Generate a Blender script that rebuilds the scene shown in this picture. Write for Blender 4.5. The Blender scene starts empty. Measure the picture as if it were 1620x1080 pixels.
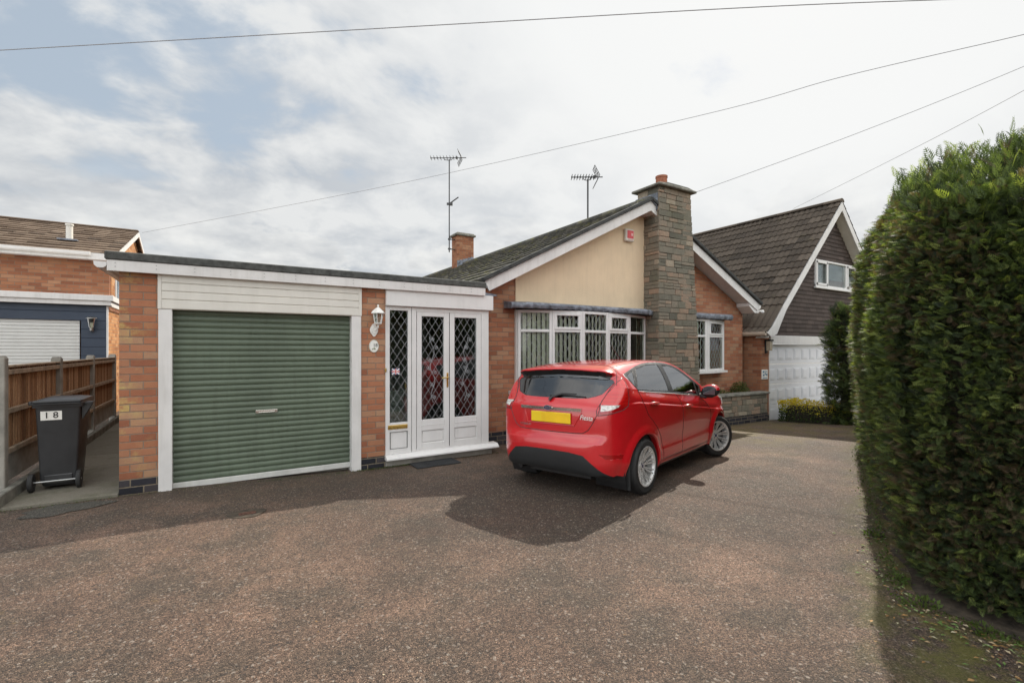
import bpy, math, random
import numpy as np
from mathutils import Vector, Matrix
random.seed(7); RNG = np.random.default_rng(7)
S = bpy.context.scene
# ---------------------------------------------------------------- camera
YAW = math.atan(463/750)
cd = bpy.data.cameras.new('camera'); cam = bpy.data.objects.new('camera', cd); S.collection.objects.link(cam)
cam.location = (0, 0, 1.6); cam.rotation_euler = (math.radians(90), 0, -YAW)
cd.sensor_width = 36; cd.lens = 750/1620*36; cd.shift_y = 12/1620; cd.clip_start = .05; cd.clip_end = 1500
S.camera = cam
S.view_settings.view_transform = 'Standard'; S.view_settings.look = 'None'; S.view_settings.exposure = 0.76
# ---------------------------------------------------------------- sun and sky
SUN_EL, SUN_AZ = math.radians(42.5), math.radians(63.5)      # azimuth from +Y towards +X
sd = Vector((math.sin(SUN_AZ)*math.cos(SUN_EL), math.cos(SUN_AZ)*math.cos(SUN_EL), math.sin(SUN_EL)))
sl = bpy.data.lights.new('sun', 'SUN'); sl.energy = 3.3; sl.angle = math.radians(.6); sl.color = (1, .92, .80)
so = bpy.data.objects.new('sun', sl); S.collection.objects.link(so); so.rotation_euler = sd.to_track_quat('Z', 'Y').to_euler()
W = bpy.data.worlds.new('World'); S.world = W; W.use_nodes = True

class NT:
    """small node-tree writer"""
    def __init__(s, tree): s.t = tree; s.n = tree.nodes; s.n.clear()
    def new(s, typ, ins=None, **kw):
        n = s.n.new(typ)
        for k, v in kw.items(): setattr(n, k, v)
        for k, v in (ins or {}).items():
            sock = n.inputs[k]
            if hasattr(v, 'is_output') or isinstance(v, bpy.types.NodeSocket): s.t.links.new(v, sock)
            else: sock.default_value = v
        return n
    def math(s, op, a, b=None, c=None, clamp=False):
        n = s.n.new('ShaderNodeMath'); n.operation = op; n.use_clamp = clamp
        for i, v in enumerate((a, b, c)):
            if v is None: continue
            if isinstance(v, (int, float)): n.inputs[i].default_value = v
            else: s.t.links.new(v, n.inputs[i])
        return n.outputs[0]
    def mix(s, f, a, b, mode='MIX'):
        n = s.n.new('ShaderNodeMix'); n.data_type = 'RGBA'; n.blend_type = mode
        for i, v in ((0, f), (6, a), (7, b)):
            if isinstance(v, (int, float)): n.inputs[i].default_value = v
            elif isinstance(v, tuple): n.inputs[i].default_value = (v + (1,))[:4]
            else: s.t.links.new(v, n.inputs[i])
        return n.outputs[2]
    def ramp(s, f, stops, interp='LINEAR'):
        n = s.n.new('ShaderNodeValToRGB'); cr = n.color_ramp; cr.interpolation = interp
        while len(cr.elements) < len(stops): cr.elements.new(.5)
        for e, (p, c) in zip(cr.elements, stops):
            e.position = p; e.color = (c, c, c, 1) if isinstance(c, (int, float)) else (c + (1,))[:4]
        s.t.links.new(f, n.inputs[0]); return n.outputs[0]
    def noise(s, vec, scale, detail=4, rough=.55, dist=0, dim='3D'):
        n = s.n.new('ShaderNodeTexNoise'); n.noise_dimensions = dim
        n.inputs['Scale'].default_value = scale; n.inputs['Detail'].default_value = detail
        n.inputs['Roughness'].default_value = rough; n.inputs['Distortion'].default_value = dist
        if vec is not None: s.t.links.new(vec, n.inputs['Vector'])
        return n.outputs[0]
    def maprange(s, v, a, b, c=0, d=1, smooth=False):
        n = s.n.new('ShaderNodeMapRange'); n.interpolation_type = 'SMOOTHSTEP' if smooth else 'LINEAR'
        s.t.links.new(v, n.inputs[0])
        for i, q in zip((1, 2, 3, 4), (a, b, c, d)): n.inputs[i].default_value = q
        return n.outputs[0]
    def link(s, a, b): s.t.links.new(a, b)

def sky():
    t = NT(W.node_tree)
    out = t.new('ShaderNodeOutputWorld'); bg = t.new('ShaderNodeBackground'); bg.inputs[1].default_value = .1
    nis = t.new('ShaderNodeTexSky', sky_type='NISHITA', sun_disc=False)
    nis.sun_elevation = SUN_EL; nis.sun_rotation = SUN_AZ; nis.dust_density = 2.0; nis.air_density = 1.0
    tc = t.new('ShaderNodeTexCoord'); d = tc.outputs['Generated']
    sep = t.new('ShaderNodeSeparateXYZ', {0: d}); z = sep.outputs[2]
    zz = t.math('ADD', t.math('MAXIMUM', z, 0.0), .34)
    px = t.math('DIVIDE', sep.outputs[0], zz); py = t.math('DIVIDE', sep.outputs[1], zz)
    v = t.new('ShaderNodeCombineXYZ', {0: px, 1: py, 2: 0.0}).outputs[0]
    v = t.new('ShaderNodeMapping', {'Vector': v, 'Location': (3.1, 1.9, 0), 'Rotation': (0, 0, .5), 'Scale': (1.25, 1.5, 1)}).outputs[0]
    big = t.noise(v, 1.1, 3, .5, .3); fine = t.noise(v, 3.0, 10, .60, .15)
    dens = t.math('ADD', t.math('MULTIPLY', big, .62), t.math('MULTIPLY', fine, .44))
    dot = t.new('ShaderNodeVectorMath', {0: d, 1: tuple(sd)}, operation='DOT_PRODUCT').outputs['Value']
    near = t.maprange(dot, -.1, .95, 0, 1)
    dens = t.math('ADD', dens, t.math('MULTIPLY', near, .15))           # cloud cover thickens towards the sun
    cov = t.maprange(dens, .495, .60, 0, 1, True)
    # low cumulus bank just above the horizon
    cv = t.new('ShaderNodeMapping', {'Vector': d, 'Scale': (3.2, 3.2, 7.5), 'Location': (.75, .3, .1)}).outputs[0]
    cn = t.noise(cv, 1.5, 8, .55, .1)
    band = t.math('MULTIPLY', t.maprange(z, .34, .12, 0, 1, True), 1.0)
    cum = t.maprange(t.math('ADD', cn, t.math('ADD', t.math('MULTIPLY', band, .16), t.math('MULTIPLY', t.maprange(t.new('ShaderNodeVectorMath', {0: d, 1: (-0.1375, 0.9643, 0.2265)}, operation='DOT_PRODUCT').outputs['Value'], .965, .998, 0, 1), .17))), .60, .64, 0, 1, True)
    cum = t.math('MULTIPLY', cum, band)
    shade = t.noise(v, 3.0, 8, .58, .2)
    base = t.mix(t.maprange(shade, .40, .60), (3.0, 3.2, 3.45), (4.75, 4.8, 4.78))
    glow = t.math('POWER', t.math('MAXIMUM', dot, 0.0), 5.0)
    cl = t.mix(t.math('MULTIPLY', glow, 1.5, clamp=True), base, (5.6, 5.62, 5.55))
    clear = t.mix(.85, nis.outputs[0], (2.75, 3.2, 3.65))
    c = t.mix(t.math('MULTIPLY', cov, .93), clear, cl)
    cumc = t.mix(t.maprange(t.noise(cv, 4.0, 5), .35, .65), (3.6, 3.7, 3.8), (5.4, 5.4, 5.25))
    c = t.mix(t.math('MULTIPLY', cum, .85), c, cumc)
    # unseen sky behind the camera, brightened as added fill for the shaded fronts
    back_fill = t.new('ShaderNodeVectorMath', {0: d, 1: (-.525, -.80, .29)}, operation='DOT_PRODUCT').outputs['Value']
    c = t.mix(1.0, c, t.mix(t.maprange(back_fill, -.12, .55, 0, 1, True), (1, 1, 1), (3.1, 2.95, 2.8)), 'MULTIPLY')
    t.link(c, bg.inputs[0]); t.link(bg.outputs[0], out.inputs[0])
sky()

# ---------------------------------------------------------------- mesh helpers
class MB:
    """collects polygons; tint = one float per face"""
    def __init__(s): s.v = []; s.f = []; s.t = []; s.m = []; s.tint = 0.5; s.mi = 0
    def face(s, pts):
        b = len(s.v); s.v.extend([tuple(p) for p in pts]); s.f.append(tuple(range(b, b+len(pts)))); s.t.append(s.tint); s.m.append(s.mi)
    def add(s, vs, fs):
        b = len(s.v); s.v.extend([tuple(p) for p in vs])
        for f in fs: s.f.append(tuple(b+i for i in f)); s.t.append(s.tint); s.m.append(s.mi)
    def box(s, x0, x1, y0, y1, z0, z1, bev=0):
        if x0 > x1: x0, x1 = x1, x0
        if y0 > y1: y0, y1 = y1, y0
        if z0 > z1: z0, z1 = z1, z0
        if bev <= 0:
            s.add([(x0,y0,z0),(x1,y0,z0),(x1,y1,z0),(x0,y1,z0),(x0,y0,z1),(x1,y0,z1),(x1,y1,z1),(x0,y1,z1)],
                  [(0,3,2,1),(4,5,6,7),(0,1,5,4),(1,2,6,5),(2,3,7,6),(3,0,4,7)])
        else:
            b = min(bev, (x1-x0)/2.01, (y1-y0)/2.01, (z1-z0)/2.01); xs, ys, zs = (x0, x1), (y0, y1), (z0, z1); V = []
            sg = (1, -1)
            for i in (0,1):
                for j in (0,1):
                    for k in (0,1):
                        X, Y, Z = xs[i], ys[j], zs[k]; a, c, e = sg[i]*b, sg[j]*b, sg[k]*b
                        V += [(X, Y+c, Z+e), (X+a, Y, Z+e), (X+a, Y+c, Z)]
            I = lambda i,j,k,a: ((i*2+j)*2+k)*3+a
            F = []
            for i in (0,1):
                q = [I(i,0,0,0), I(i,1,0,0), I(i,1,1,0), I(i,0,1,0)]; F.append(q if i else q[::-1])
                q = [I(0,i,0,1), I(1,i,0,1), I(1,i,1,1), I(0,i,1,1)]; F.append(q if not i else q[::-1])
                q = [I(0,0,i,2), I(1,0,i,2), I(1,1,i,2), I(0,1,i,2)]; F.append(q if i else q[::-1])
            for i in (0,1):
                for j in (0,1):
                    F.append([I(i,j,0,0), I(i,j,1,0), I(i,j,1,1), I(i,j,0,1)])
                    F.append([I(i,0,j,0), I(i,1,j,0), I(i,1,j,2), I(i,0,j,2)])
                    F.append([I(0,i,j,1), I(1,i,j,1), I(1,i,j,2), I(0,i,j,2)])
                    for k in (0,1): F.append([I(i,j,k,0), I(i,j,k,1), I(i,j,k,2)])
            s.add(V, F)
    def prism(s, poly, a0, a1, axis='y'):
        """polygon in the two other axes extruded from a0 to a1"""
        n = len(poly)
        mk3 = {'y': lambda p, a: (p[0], a, p[1]), 'x': lambda p, a: (a, p[0], p[1]), 'z': lambda p, a: (p[0], p[1], a)}[axis]
        s.add([mk3(p, a0) for p in poly] + [mk3(p, a1) for p in poly],
              [tuple(range(n)), tuple(range(2*n-1, n-1, -1))] + [(i, i+n, (i+1) % n+n, (i+1) % n) for i in range(n)])
    def tube(s, pts, r, n=8, cap=True, closed=False):
        P = [Vector(p) for p in pts]; R = r if isinstance(r, (list, tuple)) else [r]*len(P); b = len(s.v); up = None
        N = len(P)
        for i, p in enumerate(P):
            d = (P[(i+1) % N]-P[i-1]) if closed else (P[min(i+1, N-1)]-P[max(i-1, 0)])
            d.normalize()
            if up is None: up = Vector((0,0,1)) if abs(d.z) < .9 else Vector((1,0,0))
            x = d.cross(up)
            if x.length < 1e-6: x = d.orthogonal()
            x.normalize(); y = x.cross(d).normalized(); up = y
            for k in range(n):
                a = 2*math.pi*k/n; s.v.append(tuple(p+x*(math.cos(a)*R[i])+y*(math.sin(a)*R[i])))
        for i in range(N if closed else N-1):
            for k in range(n):
                a, c = b+i*n, b+((i+1) % N)*n; s.f.append((a+k, a+(k+1) % n, c+(k+1) % n, c+k)); s.t.append(s.tint); s.m.append(s.mi)
        if cap and not closed:
            s.f.append(tuple(b+k for k in range(n))[::-1]); s.t.append(s.tint); s.m.append(s.mi)
            s.f.append(tuple(b+(N-1)*n+k for k in range(n))); s.t.append(s.tint); s.m.append(s.mi)
    def lathe(s, prof, n=24, M=None, cx=0, cy=0):
        """profile (r, z) turned round z, M maps to the final place"""
        b = len(s.v)
        for r, z in prof:
            for k in range(n):
                a = 2*math.pi*k/n; p = Vector((cx+r*math.cos(a), cy+r*math.sin(a), z)); s.v.append(tuple(M @ p) if M else tuple(p))
        for i in range(len(prof)-1):
            for k in range(n):
                s.f.append((b+i*n+k, b+i*n+(k+1) % n, b+(i+1)*n+(k+1) % n, b+(i+1)*n+k)); s.t.append(s.tint); s.m.append(s.mi)
    def obox(s, c, u, v, w, bev=0):
        """box with centre c and half-axis vectors u v w"""
        q = MB(); lu, lv, lw = Vector(u).length, Vector(v).length, Vector(w).length
        q.box(-lu, lu, -lv, lv, -lw, lw, bev)
        U, V_, W_ = Vector(u)/lu, Vector(v)/lv, Vector(w)/lw; c = Vector(c)
        s.add([c+U*p[0]+V_*p[1]+W_*p[2] for p in q.v], q.f)
    def mesh(s, name, mats, smooth=False):
        me = bpy.data.meshes.new(name); me.from_pydata(s.v, [], s.f); me.update()
        a = me.attributes.new('tint', 'FLOAT', 'FACE'); a.data.foreach_set('value', s.t)
        for m in (mats if isinstance(mats, (list, tuple)) else [mats]): me.materials.append(m)
        me.polygons.foreach_set('material_index', s.m)
        if smooth:
            me.polygons.foreach_set('use_smooth', [True]*len(s.f))
        return me
def link(name, me, parent=None, local=False):
    o = bpy.data.objects.new(name, me); S.collection.objects.link(o)
    if parent is not None:
        o.parent = parent
        if not local:                                    # geometry was written in world coordinates
            if parent.get('_base') is not None: o.location = -Vector(parent['_base'])
    return o
def part(name, mb, mat, parent, smooth=False, local=False):
    me = mb.mesh(name, mat, smooth); o = link(name, me, parent, local)
    if smooth:
        try: me.set_sharp_from_angle(angle=math.radians(38))
        except Exception: pass
    return o
def thing(name, label, cat, loc, group=None):
    o = bpy.data.objects.new(name, None); S.collection.objects.link(o); o.location = loc; o.empty_display_size = .2
    o['label'] = label; o['category'] = cat; o['_base'] = list(loc)
    if group: o['group'] = group
    return o
def tag(o, label, cat, group=None, kind=None):
    o['label'] = label; o['category'] = cat
    if group: o['group'] = group
    if kind: o['kind'] = kind
    return o
def text_mesh(txt, size, ext, M, name, mat, parent, local=True, shear=0, align='CENTER', bold=0):
    cu = bpy.data.curves.new('txt', 'FONT'); cu.body = txt; cu.size = size; cu.extrude = ext; cu.shear = shear; cu.align_x = align; cu.align_y = 'CENTER'; cu.offset = bold
    o = bpy.data.objects.new('txt', cu); S.collection.objects.link(o); bpy.context.view_layer.update()
    me = bpy.data.meshes.new_from_object(o.evaluated_get(bpy.context.evaluated_depsgraph_get())); me.transform(M)
    bpy.data.objects.remove(o); bpy.data.curves.remove(cu)
    me.name = name; me.materials.clear(); me.materials.append(mat)
    return link(name, me, parent, local)
def hgt(x, y):
    sm = lambda a, b, v: (lambda t: t*t*(3-2*t))(min(1, max(0, (v-a)/(b-a))))
    return -.022*min(3.6, max(0, y-3.6))*sm(-1, 2, x) - .09*sm(5, 11, x)*sm(3.5, 6.5, y) - .10*sm(10.8, 13, x)*sm(4, 6.8, y)

# ---------------------------------------------------------------- materials
MATS = {}
def newmat(name):
    m = bpy.data.materials.new(name); m.use_nodes = True; t = NT(m.node_tree)
    out = t.new('ShaderNodeOutputMaterial'); b = t.new('ShaderNodeBsdfPrincipled'); t.link(b.outputs[0], out.inputs[0])
    MATS[name] = m; return m, t, b, out
def simple(name, col, rough=.5, metal=0, spec=.5, coat=0, var=.06, scale=6, bump=0, bscale=60, dirt=0):
    m, t, b, out = newmat(name)
    tc = t.new('ShaderNodeTexCoord').outputs['Object']
    n = t.noise(tc, scale, 5, .6)
    dark = tuple(c*(1-var*2.2) for c in col); lite = tuple(min(1, c*(1+var)) for c in col)
    c = t.mix(t.maprange(n, .3, .7), dark, lite)
    if dirt:
        st = t.new('ShaderNodeMapping', {'Vector': tc, 'Scale': (9, 9, .8)}).outputs[0]
        c = t.mix(t.math('MULTIPLY', t.maprange(t.noise(st, 1.5, 6, .65), .48, .75), dirt), c, tuple(q*.55 for q in (col[0], col[1]*.97, col[2]*.88)))
    t.link(c, b.inputs['Base Color']); b.inputs['Metallic'].default_value = metal
    t.link(t.maprange(t.noise(tc, scale*2.3, 4), .3, .7, max(0, rough-.06), min(1, rough+.08)), b.inputs['Roughness'])
    b.inputs['Specular IOR Level'].default_value = spec; b.inputs['Coat Weight'].default_value = coat; b.inputs['Coat Roughness'].default_value = .04
    if bump:
        bp = t.new('ShaderNodeBump', {'Height': t.noise(tc, bscale, 4, .6), 'Strength': bump, 'Distance': .01}); t.link(bp.outputs[0], b.inputs['Normal'])
    return m
def tinted(name, stops, rough=.75, moss=None, bump=.4, bscale=40, spec=.3, noisemix=.25):
    """colour by the per-face tint, weathered with noise"""
    m, t, b, out = newmat(name)
    at = t.new('ShaderNodeAttribute', attribute_name='tint').outputs['Fac']
    tc = t.new('ShaderNodeTexCoord').outputs['Object']; n = t.noise(tc, 7, 6, .65)
    f = t.math('ADD', at, t.math('MULTIPLY', t.math('SUBTRACT', n, .5), noisemix*2))
    c = t.ramp(f, stops)
    fn = t.noise(tc, bscale, 5, .7); c = t.mix(.55, c, t.ramp(fn, [(.25, .28), (.75, 1.0)]), 'MULTIPLY'); c = t.mix(1.0, c, (1.28, 1.28, 1.28), 'MULTIPLY')
    if moss:
        for col, sc, lo, hi, amt in moss:
            c = t.mix(t.math('MULTIPLY', t.maprange(t.noise(tc, sc, 6, .7), lo, hi), amt), c, col)
    t.link(c, b.inputs['Base Color']); b.inputs['Roughness'].default_value = rough; b.inputs['Specular IOR Level'].default_value = spec
    bp = t.new('ShaderNodeBump', {'Height': fn, 'Strength': bump, 'Distance': .008}); t.link(bp.outputs[0], b.inputs['Normal'])
    return m
def brick(name, stops, mortar, bw=.235, rh=.0826, mw=.010, eff=0, dirt=.35, offz=0.0):
    m, t, b, out = newmat(name)
    tc = t.new('ShaderNodeTexCoord').outputs['Object']
    geo = t.new('ShaderNodeNewGeometry').outputs['Position']
    sp = t.new('ShaderNodeSeparateXYZ', {0: geo}); u = t.math('ADD', sp.outputs[0], sp.outputs[1])
    wob = t.noise(geo, 9, 2); v = t.math('ADD', sp.outputs[2], t.math('MULTIPLY', t.math('SUBTRACT', wob, .5), .006))
    rv = t.math('DIVIDE', t.math('ADD', v, 10*rh+offz), rh); row = t.math('FLOOR', rv)
    off = t.math('MULTIPLY', t.math('MODULO', row, 2), .5)
    ru = t.math('ADD', t.math('DIVIDE', t.math('ADD', u, 50), bw), off)
    # alternate bricks are broken by the odd half-bat, as in the photograph's stretcher bond
    cu = t.math('FLOOR', ru); fu = t.math('FRACT', ru); fv = t.math('FRACT', rv)
    du = t.math('MULTIPLY', t.math('MINIMUM', fu, t.math('SUBTRACT', 1, fu)), bw)
    dv = t.math('MULTIPLY', t.math('MINIMUM', fv, t.math('SUBTRACT', 1, fv)), rh)
    dd = t.math('ADD', t.math('MINIMUM', du, dv), t.math('MULTIPLY', t.math('SUBTRACT', t.noise(geo, 55, 3), .5), .006))
    mask = t.maprange(dd, mw*.32, mw*.62, 0, 1, True)
    idv = t.new('ShaderNodeCombineXYZ', {0: cu, 1: row, 2: 0.0}).outputs[0]
    wn = t.new('ShaderNodeTexWhiteNoise', {'Vector': idv}, noise_dimensions='3D')
    r1 = wn.outputs['Value']; r2 = t.new('ShaderNodeSeparateColor', {0: wn.outputs['Color']}).outputs[1]
    f = t.math('ADD', r1, t.math('MULTIPLY', t.math('SUBTRACT', t.noise(geo, 14, 5, .7), .5), .5))
    c = t.ramp(f, stops)
    c = t.mix(t.maprange(t.noise(geo, 120, 4, .7), .3, .7, 0, .5), c, t.mix(1.0, c, (.6, .55, .55), 'MULTIPLY'))
    c = t.mix(t.math('MULTIPLY', r2, .22), c, t.mix(1.0, c, (.62, .6, .6), 'MULTIPLY'))
    if eff:
        e = t.math('MULTIPLY', t.maprange(t.noise(geo, 3.0, 5, .7), .5, .66), t.maprange(sp.outputs[0], -.93, -.62, 1, .05))
        e = t.math('MULTIPLY', e, t.maprange(r2, .2, .7)); c = t.mix(t.math('MULTIPLY', e, eff), c, (.55, .44, .16))
    c = t.mix(t.math('MULTIPLY', t.maprange(t.noise(geo, .9, 5, .6), .42, .72), dirt), c, t.mix(1.0, c, (.6, .58, .56), 'MULTIPLY'))
    damp = t.math('MULTIPLY', t.maprange(t.math('ADD', sp.outputs[2], t.math('MULTIPLY', t.noise(geo, 4, 4), .5)), .75, .25), .5); c = t.mix(damp, c, t.mix(1.0, c, (.62, .60, .52), 'MULTIPLY'))
    mc = t.mix(t.maprange(t.noise(geo, 30, 4), .3, .7), mortar, tuple(q*.7 for q in mortar))
    c = t.mix(mask, mc, c); t.link(c, b.inputs['Base Color']); b.inputs['Roughness'].default_value = .85; b.inputs['Specular IOR Level'].default_value = .25
    h = t.math('ADD', mask, t.math('MULTIPLY', t.noise(geo, 70, 5, .7), .45))
    bp = t.new('ShaderNodeBump', {'Height': h, 'Strength': .75, 'Distance': .008}); t.link(bp.outputs[0], b.inputs['Normal'])
    return m
def glass(name, tint=(.75, .8, .78), refl=1.0, ior=1.5, rough=.0, wave=.0):
    m, t, b, out = newmat(name); t.n.remove(b)
    fr = t.new('ShaderNodeFresnel', {'IOR': ior}); f = t.math('MULTIPLY', fr.outputs[0], refl, clamp=True)
    g = t.new('ShaderNodeBsdfGlossy', {'Roughness': rough, 'Color': (.95, .97, 1, 1)}); tr = t.new('ShaderNodeBsdfTransparent', {'Color': tint + (1,)})
    if wave:
        tc = t.new('ShaderNodeTexCoord').outputs['Object']
        bp = t.new('ShaderNodeBump', {'Height': t.noise(tc, 2.5, 2), 'Strength': wave, 'Distance': .02}); t.link(bp.outputs[0], g.inputs['Normal'])
    mx = t.new('ShaderNodeMixShader', {0: f, 1: tr.outputs[0], 2: g.outputs[0]}); t.link(mx.outputs[0], out.inputs[0])
    return m

M_upvc = simple('white_upvc', (.70, .69, .675), .32, var=.03, scale=3, dirt=.12, bump=.02)
M_white = simple('white_painted_board', (.68, .665, .645), .45, var=.05, scale=2.5, dirt=.30, bump=.05)
M_cream = simple('cream_board', (.66, .635, .575), .45, var=.04, scale=2.5, dirt=.12, bump=.03)
M_green = simple('green_painted_steel', (.104, .136, .092), .40, var=.10, scale=1.2, dirt=.45, bump=.03)
M_chrome = simple('chrome', (.75, .74, .72), .14, metal=1, var=.02)
M_steel = simple('galvanised_steel', (.42, .42, .41), .38, metal=1, var=.08)
M_darkmetal = simple('dark_aerial_metal', (.06, .06, .06), .5, metal=.3, var=.1)
M_brass = simple('brass', (.62, .42, .12), .3, metal=.85, var=.08)
M_lead = simple('lead_sheet', (.21, .23, .27), .5, metal=.25, var=.3, scale=9, bump=.5, bscale=14, dirt=.3)
M_felt = simple('mineral_felt', (.085, .088, .082), .9, var=.22, scale=14, bump=.8, bscale=220)
M_concrete = simple('weathered_concrete', (.30, .285, .25), .9, var=.16, scale=5, bump=.5, bscale=70, dirt=.35)
M_coping = simple('mossy_concrete', (.20, .195, .165), .9, var=.25, scale=7, bump=.6, bscale=60, dirt=.3)
M_blackplastic = simple('black_plastic', (.018, .018, .019), .42, var=.12, bump=.06, bscale=180)
M_rubber = simple('rubber', (.022, .022, .022), .72, var=.15, bump=.15, bscale=150)
M_binplastic = simple('dark_bin_plastic', (.03, .031, .033), .36, var=.12, scale=3, bump=.04, bscale=40, dirt=.2)
M_terracotta = simple('terracotta', (.33, .12, .065), .8, var=.15, scale=12, bump=.2)
M_blind = simple('pale_green_blind_fabric', (.66, .69, .57), .85, var=.05, bump=.1, bscale=300)
M_room = simple('room_plaster', (.30, .28, .25), .9, var=.05)
M_dark = simple('dark_interior', (.05, .048, .045), .9, var=.1)
M_roomfloor = simple('porch_tiles', (.22, .15, .11), .5, var=.1)
M_leadline = simple('lead_came', (.38, .39, .40), .45, metal=.3, var=.05)
M_wire = simple('cable', (.30, .30, .31), .6, var=.05)
M_blue = simple('navy_cladding', (.032, .048, .078), .5, var=.08, scale=2, bump=.05)
M_shutter = simple('pale_grey_shutter', (.60, .60, .575), .45, var=.03)
M_brown = simple('brown_paint', (.055, .035, .028), .7, var=.1)
M_mat = simple('coir_mat', (.022, .024, .026), .95, var=.2, bump=.8, bscale=350)
M_red = simple('alarm_red', (.62, .07, .08), .45, var=.05)
M_soil = simple('soil', (.06, .045, .03), .95, var=.3, scale=20, bump=.9, bscale=40)
M_wood = tinted('fence_timber', [(0, (.19, .10, .052)), (.5, (.32, .18, .095)), (1, (.46, .29, .17))], rough=.85, bump=.4, bscale=30)
M_woodrail = simple('weathered_timber', (.36, .28, .20), .85, var=.22, scale=8, bump=.4, bscale=60)
M_brick = brick('red_orange_brick', [(.0, (.32, .125, .072)), (.3, (.40, .165, .09)), (.55, (.44, .195, .108)), (.8, (.455, .225, .13)), (1.0, (.45, .27, .165))], (.27, .205, .155), eff=.9)
M_brick2 = brick('neighbour_brick', [(.0, (.25, .10, .055)), (.35, (.33, .135, .07)), (.7, (.37, .165, .085)), (1.0, (.40, .21, .12))], (.23, .175, .13))
M_brick3 = brick('orange_brick', [(.0, (.36, .15, .06)), (.5, (.55, .26, .10)), (1.0, (.62, .35, .17))], (.38, .29, .2))
M_plinth = brick('blue_engineering_brick', [(.0, (.022, .024, .032)), (.6, (.045, .045, .058)), (1.0, (.085, .075, .08))], (.20, .165, .12), mw=.013)
M_render = simple('cream_render', (.72, .565, .385), .9, var=.05, scale=1.6, bump=.55, bscale=55, dirt=.18)
M_stone = tinted('slate_stone', [(0, (.105, .10, .078)), (.3, (.16, .148, .115)), (.55, (.20, .17, .13)), (.8, (.27, .19, .135)), (1, (.29, .25, .19))], rough=.85, bump=.7, bscale=26,
                 moss=[((.10, .105, .06), 2.0, .5, .75, .45)])
M_tile_main = tinted('grey_concrete_tile', [(0, (.048, .047, .043)), (.5, (.082, .079, .070)), (1, (.13, .12, .098))], rough=.9,
                     moss=[((.17, .16, .055), 3.2, .52, .66, .8), ((.40, .38, .26), 16, .64, .70, .8), ((.045, .06, .02), 1.4, .5, .7, .45)])
M_tile_brown = tinted('brown_concrete_tile', [(0, (.040, .032, .025)), (.5, (.066, .052, .040)), (1, (.10, .08, .062))], rough=.9,
                      moss=[((.20, .18, .12), 13, .68, .74, .5), ((.075, .065, .03), 2.4, .58, .74, .4)])
M_tile_left = tinted('weathered_tile', [(0, (.07, .05, .036)), (.5, (.125, .088, .062)), (1, (.20, .15, .11))], rough=.9, moss=[((.36, .32, .24), 10, .6, .7, .6)])
M_verge = simple('dark_verge', (.05, .052, .05), .85, var=.25, scale=12, bump=.3)
M_clad = tinted('brown_tile_cladding', [(0, (.038, .028, .024)), (.5, (.058, .043, .037)), (1, (.085, .064, .055))], rough=.75, bump=.2, moss=[((.16, .135, .115), 15, .66, .72, .5)])
M_glass = glass('window_glass', (.90, .93, .89), refl=.9)
M_glassdark = glass('porch_glass', (.74, .78, .76), refl=2.2)
M_black = simple('black_print', (.01, .01, .012), .5, var=.02)
M_sign = simple('white_enamel', (.80, .79, .74), .25, var=.02)
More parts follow.
